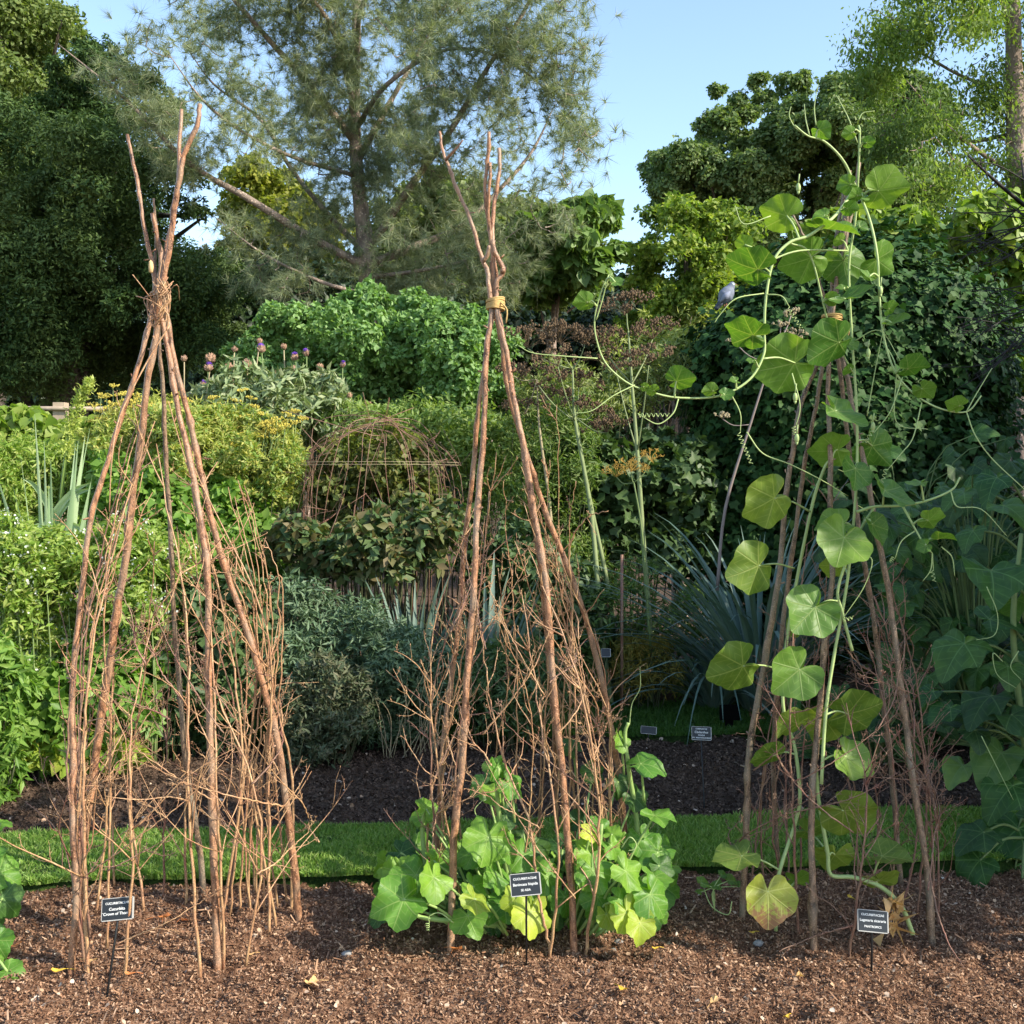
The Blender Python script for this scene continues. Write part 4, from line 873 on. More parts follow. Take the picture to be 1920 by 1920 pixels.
MT['shadeleaf'] = bigleafmat('shade_leaf', (.055, .14, .022), (.03, .085, .015), (.17, .30, .09), .3, rough=.5)
MT['vine'] = plain('vine_stem', (.25, .36, .11), .5, .35, .2, 30)
MT['vinepale'] = plain('pale_vine_stem', (.36, .46, .18), .5, .35, .2, 30)

# ================================================================== TRIPODS
def pole_path(pts, db, dt, ytie, dx=None):
    """pixel polyline with distance running from the foot (db) to the tie (dt) and on across it"""
    y0 = pts[0][1]; out = []
    for p in pts:
        t = (y0-p[1])/(y0-ytie); d = db+(dt-db)*t
        if t > 1: d = dt+(dt-db)*(t-1)*.8
        out.append(W(p[0], p[1], d))
    out[0][2] = -.08
    return out
def pole(mb, P, r0, r1, knots=6):
    r0 *= .9; r1 *= .88
    P, R = catmull(np.array(P), np.linspace(r0, r1, len(P)), 7)
    n = len(P); u = np.arange(n)
    P = P+np.stack([.0028*np.sin(u*.55+r0*900)+.0012*np.sin(u*1.7), .0028*np.cos(u*.45+r1*700), 0*u], 1)
    R = R*(1+.05*np.sin(u*.7+P[0][0]*40)+.06*(RG.random(n)-.5))
    for k in range(knots): R[random.randrange(3, n-2)] *= 1.22
    mb.tube(P, R, 10, 0)
    for k in range(knots*3):       # short stubs of cut side shoots
        i = random.randrange(3, n-3); d = norm(RG.normal(size=3)+[0, -.3, .6]); mb.tube([P[i], P[i]+d*(R[i]+random.uniform(.006, .022))], [R[i]*.45, R[i]*.28], 5)
    return P
def twigs(mb, P, r, n, lmax, depth=1, up=.7, out=None):
    """side shoots of a brushwood stick"""
    for k in range(n):
        i = random.randrange(int(len(P)*.15), len(P)-1); s = P[i]; d = norm(P[i]-P[i-1])
        q = RG.normal(size=3); q = norm(q-np.dot(q, d)*d)
        if out is not None: q = norm(q+out*.08)
        L = lmax*random.uniform(.35, 1)*(1-.5*i/len(P)); v = norm(d*up+q*random.uniform(.4, 1.0)); pts = [s]; c = s.copy()
        m = random.randint(3, 5)
        for j in range(m):
            v = norm(v+RG.normal(size=3)*.2+[0, 0, .1]); c = c+v*L/m; pts.append(c.copy())
        rr = r*.55*random.uniform(.6, 1); mb.tube(pts, [rr, rr*.75, rr*.35], 5, 2)
        Pp, _ = catmull(np.array(pts), np.ones(len(pts)), 3)
        if depth > 0: twigs(mb, Pp, rr, random.randint(1, 4), L*.45, depth-1, .8)
        for b in range(random.randint(1, 4)):    # buds
            z = random.randrange(1, len(Pp)); e = Pp[z]+norm(RG.normal(size=3)+v)*.009; mb.tube([Pp[z], e], [.0015, .0008], 3)
def stick(base, tie, H, r, label, group, mat, lean=.8, nt_=7, lmax=.3, bow=.03, pts=None):
    if pts is None: nt_ = int(nt_*1.7); lmax *= .85; r *= .92; H *= random.uniform(.95, 1.15)
    """a twiggy brushwood stick pushed into the soil; lies on the cone of the tripod"""
    if pts is None:
        b = np.array([base[0], base[1], -.06]); tp = np.array(tie, float)
        e = b+(tp-b)*min(1.0, H/tp[2])*1.0; e = e*[1, 1, 1]+np.array([random.uniform(-.06, .06), random.uniform(-.05, .05), 0])
        o = norm(np.array([base[0]-tie[0], base[1]-tie[1], 0]))
        m1 = b*.66+e*.34+o*bow*random.uniform(.3, 1.6)+RG.normal(size=3)*[.02, .02, 0]; m2 = b*.33+e*.67+o*bow*random.uniform(.2, 1.4)+RG.normal(size=3)*[.025, .02, 0]
        pts = [b, m1, m2, e]
    else: o = None
    P, R = catmull(np.array(pts), np.linspace(r, r*.3, len(pts)), 8)
    P = P+RG.normal(size=P.shape)*(.0028 if r > .004 else .0011)
    mb = MB(); mb.tube(P, R, 6); twigs(mb, P, r, nt_, lmax, 1, .75, o)
    ob = mb.build('brushwood_stick', mat); return tag(ob, label, 'stick', group)
def twine(t, c, rx, ry, n=7, h=.045, mat='twine'):
    mb = MB()
    for k in range(n):
        z = c[2]-h/2+h*k/(n-1); tl = random.uniform(-.006, .006)
        mb.tube([(c[0]+rx*math.cos(a), c[1]+ry*math.sin(a), z+tl*math.cos(a)) for a in np.linspace(0, 2*PI, 21)], .0038, 5, cap=False)
    mb.tube([(c[0]+rx*.6, c[1]-ry*.9, c[2]), (c[0]+rx*1.3, c[1]-ry*1.2, c[2]-.03), (c[0]+rx*1.2, c[1]-ry*1.1, c[2]-.08)], .003, 5, 3)
    mb.build('twine', MT[mat], t)
def cutend(mb, p, d, r): mb.ball(p, r*1.0, 8, 3, (1, 1, .25), axis=d)

# --- left tripod
YT = 545; DT = 4.02
tc = W(300, YT, DT)
t1 = thing('bean_tripod', 'left tripod of copper brown poles, bare of any climbing plant', 'tripod', (tc[0], tc[1], 0), 'stick tripods in the front bed')
PL = {}
for nm, pts, rb, rt in [
    ('a', [(132, 1812), (142, 1650), (137, 1480), (136, 1330), (150, 1130), (172, 970), (206, 850), (245, 730), (280, 610), (296, 540), (318, 440), (335, 330), (340, 205)], .0135, .008),
    ('b', [(147, 1725), (155, 1590), (180, 1420), (205, 1240), (222, 1130), (240, 1010), (258, 860), (276, 730), (291, 630), (303, 545), (322, 430), (333, 350), (346, 290), (371, 228), (375, 195)], .0185, .0095),
    ('c', [(388, 1668), (368, 1560), (345, 1390), (331, 1220), (321, 1040), (310, 820), (303, 700), (297, 600), (293, 520), (291, 430), (290, 372)], .0135, .005),
    ('d', [(406, 1795), (402, 1600), (393, 1380), (391, 1180), (384, 1020), (358, 880), (330, 740), (305, 610), (290, 530), (276, 450), (258, 350), (240, 252)], .0165, .007),
    ('e', [(560, 1712), (548, 1580), (515, 1370), (487, 1260), (438, 1110), (397, 980), (368, 840), (340, 730), (317, 620), (303, 540), (300, 480), (288, 400)], .0165, .009)]:
    P = pole_path(pts, GD(pts[0][1]), DT+{'a': -.03, 'b': -.045, 'c': .04, 'd': -.02, 'e': .02}[nm], YT); mb = MB(); PP = pole(mb, P, rb, rt); PL[nm] = PP
    mb.build('pole', MT['hazel'] if nm in 'bd' else MT['hazel_dark'] if nm == 'c' else MT['hazel'], t1)
mb = MB(); P = [W(297, 525, 3.9), W(310, 555, 3.9), W(307, 590, 3.9), W(290, 600, 3.92), W(278, 560, 3.95), (W(300, 548, 3.89)), W(315, 530, 3.93)]
for k in range(9): mb.tube(np.array(P)+RG.normal(size=(7, 3))*.012, .0022, 4, 5)
for k in range(4):
    a = W(300+random.uniform(-14, 14), 545+random.uniform(-45, 60), 3.92); mb.tube([a, a+RG.normal(size=3)*.05, a+RG.normal(size=3)*.08+[0, 0, -.05]], .0016, 4, 4)
mb.tube([W(318, 610, 3.92), W(275, 680, 3.9), W(225, 780, 3.85), W(210, 860, 3.8), W(205, 960, 3.8)], [.0035, .003, .002], 5, 5)
mb.tube([W(255, 555, 3.95), W(285, 565, 3.9), W(315, 590, 3.9), W(312, 620, 3.9)], [.002, .003, .002], 5, 5)
mb.build('binding_twigs', MT['twig'], t1)
for (x, y, d) in [(307, 540, 3.935), (283, 500, 3.965)]:
    mb = MB(); mb.ball(W(x, y, d), .013, 7, 4, (.8, .6, 2.0), nz=.35); mb.build('torn_bark', MT['cut'], t1)
G1 = 'brushwood sticks round the left tripod'; L1 = 'bare twiggy brown stick pushed into the soil around the left tripod'
tie1 = (tc[0], tc[1], tc[2])
def gpx(x, y): D = GD(y); return ((x-960)/F*D, D)
for x, y, H, r, n in [(166, 1818, 1.7, .0075, 9), (235, 1826, 1.35, .0065, 10), (377, 1822, 1.9, .007, 7), (422, 1792, 1.7, .0065, 10), (348, 1680, 1.5, .0065, 8), (215, 1655, 1.7, .006, 8), (272, 1692, 1.5, .0065, 8), (410, 1745, 1.75, .0065, 9), (505, 1740, 1.7, .007, 8),
                      (460, 1790, 1.5, .006, 9), (140, 1765, 1.75, .006, 8), (180, 1700, 1.8, .006, 8), (160, 1790, 1.5, .006, 8), (480, 1660, 1.6, .0055, 8), (545, 1700, 1.45, .0075, 8), (430, 1665, 1.6, .0055, 8), (305, 1670, 1.3, .0055, 8), (170, 1745, 1.95, .006, 8), (200, 1775, 1.9, .0055, 8), (150, 1740, 1.7, .006, 9), (540, 1690, 1.6, .0055, 9), (520, 1725, 1.65, .006, 9)]:
    b = gpx(x, y); stick(b, tie1, H, r, L1, G1, MT['twig'] if random.random() < .75 else MT['twig_dull'], nt_=n if y < 1780 else 5, lmax=.42 if y < 1780 else .8, bow=.10)
# the straight spray of thin shoots on the right side of the left tripod
for k, (x, xt, yt) in enumerate([(470, 428, 915), (480, 448, 900), (490, 458, 910), (500, 462, 920), (505, 495, 1010), (470, 440, 930), (515, 500, 1100)]):
    b = W(x+random.uniform(-20, 20), 1640, 4.35); pts = [W(x-40+8*k, 1690, 4.25)*[1, 1, 0]-[0, 0, .05], W(x-15, 1480, 4.2), W(x+10, 1290, 4.15), W((x+xt)/2+22, 1090, 4.1), W(xt, yt, 4.1)]
    stick(None, None, 0, .0048, 'long thin straight shoot fanning up from the right side of the left tripod', 'straight shoots of the left tripod', MT['twig'], nt_=3, lmax=.2, pts=pts)
stick(None, None, 0, .004, 'thin crooked twig arching out to the left of the left tripod', None, MT['twig'], nt_=4, lmax=.15, pts=[W(210, 1330, 3.9), W(170, 1290, 3.85), W(135, 1250, 3.8), W(104, 1200, 3.75)])
stick(None, None, 0, .003, 'reddish thin twig leaning by itself left of the left tripod', None, MT['twig_dull'], nt_=4, lmax=.15, pts=[W(118, 1610, 4.6)*[1, 1, 0], W(112, 1540, 4.6), W(85, 1460, 4.6), W(72, 1400, 4.6)])

def woven(n, cx, cy, rb_, tie, zt, label, group, mats):
    for k in range(n):
        a = random.uniform(0, 2*PI); z = random.uniform(.12, zt); da = random.uniform(.5, 1.5)*random.choice([-1, 1]); dz = random.uniform(.05, .5); pts = []
        for f in np.linspace(0, 1, 6):
            zz = z+dz*f; rr = rb_*(1-zz/tie[2])*1.04+.02+.012*math.sin(f*9+k); aa = a+da*f; q = zz/tie[2]
            pts.append(np.array([cx*(1-q)+tie[0]*q+rr*math.cos(aa), cy*(1-q)+tie[1]*q+rr*math.sin(aa), zz]))
        stick(None, None, 0, random.uniform(.0022, .0036), label, group, random.choice(mats), nt_=6, lmax=.2, pts=pts)
woven(34, -1.17, 4.05, .46, tie1, 1.15, 'thin crooked twig woven crosswise between the sticks of the left tripod', 'cross twigs woven into the left tripod', [MT['twig'], MT['twig'], MT['twig_dull']])
# --- middle tripod
YT = 572; DT = 4.1; tc = W(929, YT, DT)
t2 = thing('bean_tripod', 'middle tripod with forked pole tips standing in lush squash leaves', 'tripod', (tc[0], tc[1], 0), 'stick tripods in the front bed')
for nm, pts, rb, rt, db, dd in [
    ('a', [(842, 1765), (853, 1570), (868, 1400), (882, 1190), (893, 1010), (905, 820), (913, 660), (921, 575), (915, 520), (906, 487), (880, 410), (852, 340), (835, 298), (824, 246)], .0165, .006, 3.93, -.03),
    ('b', [(817, 1615), (826, 1450), (850, 1250), (868, 1070), (884, 900), (899, 760), (915, 640), (930, 560), (926, 480), (915, 420), (911, 340), (917, 247)], .0135, .0075, 4.6, .03),
    ('c', [(1076, 1775), (1069, 1620), (1056, 1480), (1037, 1260), (1018, 1060), (990, 890), (967, 760), (948, 660), (932, 575), (930, 535), (943, 508), (928, 470), (922, 430), (934, 340), (936, 278)], .0155, .008, 3.89, -.035),
    ('d', [(1173, 1610), (1165, 1480), (1142, 1350), (1116, 1220), (1063, 1060), (1012, 930), (985, 840), (952, 735), (944, 660), (934, 575), (924, 500), (917, 400), (918, 305)], .0155, .007, 4.5, .01),
    ('e', [(1050, 1560), (1040, 1400), (1030, 1250), (1010, 1050), (985, 880), (960, 740), (938, 640), (928, 580), (922, 520), (926, 450)], .012, .006, 4.75, .04)]:
    P = pole_path(pts, db, DT+dd, YT); P[0][2] = -.08; mb = MB(); PP = pole(mb, P, rb, rt, 7)
    if nm == 'a': mb.tube([W(906, 489, 4.05), W(914, 478, 4.04), W(917, 460, 4.03)], [.009, .008, .006], 8, 3); mb.tube([W(835, 300, 3.9), W(858, 275, 3.87), W(868, 262, 3.86)], [.007, .0045, .002], 7, 3)
    if nm == 'c': mb.ball(W(943, 508, 4.06), .012, 8, 5, nz=.2)
    mb.build('pole', MT['hazel'], t2)
c = W(929, 571, 4.1); twine(t2, (c[0], c[1]-.0, c[2]), .034, .052, 8, .036)
G2 = 'brushwood sticks round the middle tripod'; L2 = 'bare twiggy brown stick rising from the squash leaves around the middle tripod'
tie2 = (tc[0], tc[1], tc[2])
for x, y, H, r, n in [(1030, 1782, 1.15, .0065, 7), (1095, 1775, 1.35, .0075, 9), (880, 1740, 1.5, .0055, 9), (850, 1690, 1.5, .0065, 8), (835, 1650, 1.55, .006, 9), (825, 1700, 1.2, .006, 9), (1130, 1720, 1.5, .0055, 9), (1160, 1660, 1.45, .006, 9), (1110, 1650, 1.6, .006, 8), (1180, 1640, 1.25, .006, 9), (1000, 1640, 1.3, .0055, 9), (940, 1640, 1.2, .0055, 9), (1080, 1640, 1.5, .0055, 8), (1150, 1690, 1.35, .006, 9), (842, 1720, 1.35, .0055, 8), (865, 1660, 1.6, .0055, 8), (1170, 1700, 1.3, .005, 8), (960, 1720, 1.1, .005, 8)]:
    stick(gpx(x, y), tie2, H, r, L2, G2, MT['twig'] if random.random() < .8 else MT['twig_dull'], nt_=n, lmax=.42, bow=.10)
stick(None, None, 0, .006, 'forked pale stick on the open side of the middle tripod beside the name label', None, MT['twig'], nt_=7, lmax=.3, pts=[W(1032, 1785, 3.85)*[1, 1, 0], W(1010, 1680, 3.87), W(994, 1550, 3.9), W(950, 1440, 3.95), W(922, 1330, 3.98), (W(905, 1210, 4.0)), W(893, 1120, 4.02)])
stick(None, None, 0, .0045, 'wiry stick with a long twig arching to the right of the middle tripod', None, MT['twig'], nt_=3, lmax=.15, pts=[W(1090, 1500, 4.2)*[1, 1, 0], W(1075, 1200, 4.2), W(1068, 1050, 4.15), W(1078, 1000, 4.1), W(1105, 968, 4.05), W(1140, 957, 4.0)])
for k, (x, xt, yt) in enumerate([(1010, 1030, 860), (1040, 1080, 900), (1060, 1045, 760), (1100, 985, 870), (960, 945, 905)]):
    pts = [W(x, 1640, 4.5)*[1, 1, 0]-[0, 0, .05], W(x+10, 1400, 4.42), W((x+xt)/2+12, 1150, 4.35), W((x+xt*2)/3, 1000, 4.3), W(xt, yt, 4.25)]
    stick(None, None, 0, .0045, 'long thin shoot standing clear above the brushwood of the middle tripod', 'tall thin shoots of the middle tripod', MT['twig'], nt_=5, lmax=.25, pts=pts)

woven(27, .08, 4.15, .40, tie2, 1.15, 'thin crooked twig woven crosswise between the sticks of the middle tripod', 'cross twigs woven into the middle tripod', [MT['twig'], MT['twig'], MT['twig_dull']])
# --- right tripod
YT = 605; DT = 4.2; tc = W(1560, YT, DT)
t3 = thing('bean_tripod', 'right tripod of weathered poles overgrown by a gourd vine', 'tripod', (tc[0], tc[1], 0), 'stick tripods in the front bed')
for nm, pts, rb, rt, db, dd in [
    ('a', [(1390, 1718), (1400, 1520), (1408, 1380), (1440, 1210), (1463, 1050), (1478, 900), (1497, 780), (1528, 690), (1553, 610), (1573, 520), (1592, 420), (1612, 305)], .0145, .008, 4.15, -.02),
    ('b', [(1527, 1772), (1521, 1560), (1533, 1360), (1548, 1200), (1560, 1060), (1557, 920), (1554, 780), (1558, 610), (1575, 480), (1592, 320)], .0145, .008, 3.9, -.035),
    ('c', [(1750, 1755), (1735, 1610), (1705, 1420), (1688, 1270), (1660, 1080), (1636, 950), (1612, 830), (1590, 720), (1565, 612), (1560, 520), (1576, 400), (1587, 335)], .0145, .008, 3.97, -.01),
    ('d', [(1462, 1610), (1450, 1400), (1470, 1160), (1497, 950), (1522, 800), (1542, 690), (1557, 605), (1535, 520), (1520, 465), (1500, 430), (1473, 380)], .012, .005, 4.7, .03),
    ('e', [(1692, 1640), (1672, 1460), (1655, 1300), (1630, 1110), (1604, 950), (1588, 800), (1567, 640), (1565, 560), (1585, 430), (1602, 360)], .013, .008, 4.6, .03)]:
    P = pole_path(pts, db, DT+dd, YT); P[0][2] = -.08; mb = MB(); pole(mb, P, rb, rt, 6); mb.build('pole', MT['hazel_dark'], t3)
c = W(1560, 604, 4.2); twine(t3, c, .036, .05, 8, .05)
G3 = 'brushwood sticks round the right tripod'; L3 = 'thin dull twiggy stick pushed in around the right tripod'
tie3 = (tc[0], tc[1], tc[2])
for x, y, H, r, n in [(1497, 1745, 1.3, .0065, 5), (1590, 1775, .85, .006, 10), (1660, 1745, 1.0, .006, 10), (1745, 1730, 1.2, .0055, 9), (1720, 1700, 1.3, .0055, 10), (1750, 1680, 1.25, .0055, 10), (1690, 1690, 1.1, .005, 9), (1640, 1660, 1.25, .005, 8), (1470, 1700, 1.0, .005, 6), (1440, 1690, 1.2, .005, 6), (1400, 1690, 1.1, .005, 6), (1480, 1650, 1.4, .005, 8), (1760, 1720, 1.25, .005, 9), (1500, 1640, 1.7, .005, 7), (1610, 1630, 1.2, .005, 8)]:
    stick(gpx(x, y), tie3, H, r, L3, G3, MT['twig_dull'], nt_=n, lmax=.42, bow=.08)
stick(None, None, 0, .004, 'thin stick lying out to the right of the right tripod', None, MT['twig_dull'], nt_=2, lmax=.1, pts=[W(1745, 1650, 3.9), W(1760, 1720, 3.8), (W(1785, 1780, 3.75)), W(1808, 1815, 3.7)])
stick(None, None, 0, .004, 'thin red brown stick lying on the mulch under the right tripod', None, MT['twig_dull'], nt_=3, lmax=.12, pts=[W(1600, 1738, 3.95)*[1, 1, 0]+[0, 0, .05], W(1540, 1745, 3.9)*[1, 1, 0]+[0, 0, .04], W(1460, 1790, 3.8)*[1, 1, 0]+[0, 0, .02]])

woven(26, 1.28, 4.2, .42, tie3, .9, 'thin crooked twig woven crosswise between the sticks of the right tripod', 'cross twigs woven into the right tripod', [MT['twig_dull']])
# ================================================================== GOURD VINE ON THE RIGHT TRIPOD
gv = thing('gourd_vine', 'gourd vine with big kidney shaped leaves and curling tendrils climbing the right tripod', 'vine', (1.1, 4.0, 0))
def G(pts): return [W(x, y, d) for x, y, d in pts]
stems = [
    ([(1712, 1752, 3.93), (1690, 1700, 3.95), (1650, 1662, 3.98), (1600, 1645, 4.0), (1558, 1640, 4.0), (1552, 1600, 4.0), (1545, 1560, 4.0), (1535, 1500, 4.0), (1530, 1440, 4.0)], .009, .007),
    ([(1455, 1745, 4.0), (1458, 1650, 4.0), (1492, 1540, 4.05), (1500, 1490, 4.05), (1490, 1400, 4.1), (1468, 1320, 4.1), (1478, 1180, 4.15), (1520, 960, 4.15), (1545, 880, 4.12), (1560, 860, 4.1)], .0075, .006),
    ([(1540, 1470, 3.95), (1548, 1340, 3.97), (1562, 1240, 4.0), (1590, 1080, 4.02), (1606, 900, 4.05), (1606, 760, 4.05), (1598, 640, 4.05), (1592, 500, 4.05), (1605, 400, 4.05), (1612, 260, 4.0), (1610, 235, 4.0)], .007, .0035),
    ([(1598, 1220, 4.0), (1580, 1150, 4.0), (1572, 1100, 4.0), (1610, 1000, 4.02), (1640, 950, 4.05)], .006, .005),
    ([(1604, 350, 4.05), (1580, 300, 4.0), (1545, 265, 3.98), (1515, 255, 3.95), (1490, 235, 3.93)], .0055, .003),
    ([(1604, 350, 4.05), (1570, 400, 3.95), (1520, 440, 3.9), (1480, 455, 3.88), (1450, 490, 3.86), (1436, 560, 3.85), (1433, 620, 3.85), (1432, 665, 3.84), (1405, 712, 3.82), (1350, 742, 3.8), (1275, 746, 3.78), (1220, 735, 3.76), (1175, 717, 3.75), (1135, 680, 3.74), (1117, 630, 3.73), (1116, 590, 3.72), (1128, 545, 3.7), (1142, 515, 3.7)], .0062, .002),
    ([(1605, 350, 4.05), (1630, 410, 4.0), (1645, 480, 3.95), (1648, 540, 3.95), (1655, 620, 3.93), (1675, 690, 3.9), (1710, 735, 3.88), (1760, 765, 3.86), (1812, 772, 3.85), (1840, 742, 3.85)], .0055, .0025),
    ([(1606, 960, 4.02), (1640, 950, 4.0), (1690, 948, 3.95), (1740, 938, 3.9), (1785, 918, 3.88), (1800, 895, 3.88)], .006, .003),
    ([(1692, 948, 3.95), (1715, 990, 3.92), (1735, 1025, 3.9), (1748, 1037, 3.9)], .0045, .002),
    ([(1480, 455, 3.88), (1520, 480, 3.95), (1555, 610, 4.0), (1600, 700, 4.02)], .004, .003),
    ([(1440, 490, 3.86), (1500, 470, 3.9), (1590, 470, 4.0)], .004, .003)]
mb = MB()
for P, r0, r1 in stems: mb.tube(G(P), np.linspace(r0, r1, len(P)), 8, 6, .05)
# nodes
STP = np.vstack([catmull(np.array(G(P)), np.ones(len(P)), 6)[0] for P, _, _ in stems])
F0 = np.array([0, -1, 0.]); UP = np.array([0, 0, 1.])
LV = [ # x, y, width px, D, normal, tip, old?
 (1658, 356, 88, 4.0, (-.2, .75, .6), (.8, 0, .1), 0), (1466, 402, 78, 3.95, (.3, .8, .5), (-.8, 0, .2), 0), (1560, 430, 98, 3.95, (.1, -.25, 1), (.4, -.3, 0), 0), (1410, 503, 92, 3.82, (.2, .5, .8), (-.8, 0, .1), 0),
 (1510, 487, 92, 4.12, (-.1, .8, .4), (-.7, 0, -.3), 0), (1583, 498, 80, 4.15, (.1, .85, .3), (.2, 0, -1), 0), (1648, 490, 78, 4.08, (-.5, .7, .5), (.8, 0, -.5), 0), (1596, 557, 86, 3.92, (-.3, -.3, 1), (.8, -.2, -.2), 0),
 (1402, 626, 84, 3.8, (.3, .6, .8), (-.9, -.1, 0), 0), (1476, 684, 118, 3.92, (.15, .85, .45), (-.8, 0, -.25), 0), (1562, 648, 100, 3.9, (-.1, .7, .6), (-.6, 0, -.4), 0), (1678, 603, 52, 3.9, (-.4, -.3, 1), (.8, -.1, -.3), 0),
 (1710, 690, 62, 3.86, (-.1, .6, .8), (.8, 0, .1), 0), (1733, 732, 44, 3.84, (.3, .7, .6), (.5, 0, -.6), 0), (1275, 713, 56, 3.76, (0, .6, .8), (.6, -.3, .1), 0), (1575, 777, 95, 3.9, (.45, -.6, .75), (.85, -.3, -.4), 0),
 (1560, 845, 80, 4.12, (.2, .7, .5), (-.9, 0, -.2), 0), (1640, 842, 78, 4.15, (-.2, .8, .4), (.6, 0, -.6), 0), (1604, 885, 70, 3.95, (.5, -.7, .5), (-.4, 0, -.9), 0), (1668, 925, 88, 3.92, (.4, -.6, .75), (.8, 0, -.5), 0),
 (1442, 940, 104, 3.98, (-.25, .8, .25), (-.8, 0, -.35), 1), (1412, 1065, 102, 3.95, (-.25, .85, .2), (-.85, 0, -.25), 1), (1566, 985, 70, 3.98, (-.2, -.6, .8), (-.9, 0, -.1), 0), (1580, 1018, 104, 3.88, (.15, -.85, .5), (-.4, 0, -.9), 0), (1640, 990, 64, 4.0, (.6, -.6, .3), (.3, 0, -.9), 0),
 (1520, 1147, 104, 3.88, (.2, -.9, .35), (-.7, 0, -.7), 0), (1490, 1263, 100, 3.87, (.2, -.9, .35), (-.75, 0, -.6), 0), (1382, 1254, 104, 3.97, (-.25, .85, .25), (-.85, 0, -.3), 1), (1602, 1336, 104, 4.05, (-.1, .8, .35), (.85, 0, .2), 1), (1488, 1360, 70, 4.05, (-.1, .7, .5), (-.7, 0, -.3), 1),
 (1440, 1418, 72, 4.08, (-.2, .7, .6), (-.8, 0, .1), 1), (1595, 1425, 84, 3.96, (.4, -.6, .4), (.7, 0, -.75), 0), (1592, 1528, 108, 3.95, (.25, .75, .35), (.75, 0, -.6), 1), (1380, 1608, 90, 3.95, (-.1, -.15, 1), (-.9, -.3, .05), 1), (1440, 1685, 98, 3.85, (.2, -.9, .3), (-.1, 0, -1), 2),
 (1562, 1608, 78, 4.05, (.1, .8, .5), (-.2, 0, -1), 1), (1665, 1606, 82, 3.95, (.1, -.15, 1), (.8, -.3, .1), 1), (1655, 1652, 72, 3.98, (0, .6, .7), (.5, 0, -.5), 1), (1540, 246, 38, 3.95, (.3, .6, .6), (.6, 0, -.5), 0), (1747, 975, 52, 3.88, (-.1, .7, .6), (.8, 0, 0), 0),
 (1720, 906, 40, 3.88, (-.2, -.4, .9), (-.7, 0, .2), 0), (1765, 1010, 50, 3.86, (-.1, .2, .9), (.8, 0, .1), 0), (1395, 455, 34, 3.85, (.2, .7, .6), (-.3, 0, .9), 0), (1570, 1060, 60, 4.2, (-.2, .8, .4), (-.8, 0, 0), 1), (1500, 1170, 60, 4.2, (-.2, .8, .4), (-.5, 0, .6), 1), (1500, 1650, 60, 4.3, (0, .6, .6), (.7, 0, .1), 0),
 (1545, 1360, 80, 4.15, (.1, .8, .4), (-.3, 0, -.8), 1), (1520, 1560, 60, 4.25, (.1, .7, .5), (.7, 0, -.2), 1)]
for k in range(34):
    j = random.randrange(len(STP)); p = STP[j]
    if p[2] < .9 or (k % 2 and p[2] < 1.9): continue
    x_, y_ = 960+p[0]/p[1]*F, HY-(p[2]-CH)/p[1]*F; dx = random.choice([-1, 1])*random.uniform(12, 26)
    LV.append((x_+dx, y_-random.uniform(0, 16), random.uniform(18, 42), p[1]-.03, (random.uniform(-.4, .4), random.choice([-.6, .7]), random.uniform(.4, .9)), (dx, 0, random.uniform(-8, 8)), 0))
gm = [MT['gourdleaf'], MT['gourdbacklit'], MT['gourdspot']]
for i, (x, y, wpx, d, nn, tt, leaf_tone) in enumerate(LV):
    nn = np.array(nn)+RG.normal(size=3)*.08; c = W(x, y, d)
    if nn[1] > .3: nn = nn*np.array([1, 1, 1])      # underside towards us, light through it
    o = leafpart(gv, c, wpx/F*d*1.0, nn, tt, gm[leaf_tone], 'gourd', i % 12, label='yellow scorched leaf near the ground with a brown patch' if leaf_tone == 2 else None)
    j = int(np.argmin(np.linalg.norm((STP-o)*[1, .5, 1], axis=1)+.18*(STP[:, 2] > o[2]+.02))); s = STP[j]
    if np.linalg.norm(s-o) > .25: s = o+norm(s-o)*.25
    mb.tube([s, (s+o)/2+[0, 0, .012], o], [.0042, .0034, .003], 6, 4)
mb.build('stem', MT['vinepale'], gv)
def tendril(parent, pts, r=.0022, coil=0, cr=.008, turns=6, dirv=None):
    mb = MB(); P = G(pts); mb.tube(P, [r, r*.8, r*.5], 5, 6)
    if coil:
        e = P[-1]; dv = norm(np.array(dirv if dirv is not None else (0, 0, -1), float)); x = norm(np.cross(dv, [.1, 1, .2])); y = np.cross(dv, x); u = np.linspace(0, 1, turns*10)
        mb.tube([e+dv*coil*k+cr*(1-.3*k)*(x*(math.cos(2*PI*turns*k)-1)+y*math.sin(2*PI*turns*k)) for k in u], r*.6, 4)
    mb.build('tendril', MT['vinepale'], parent)
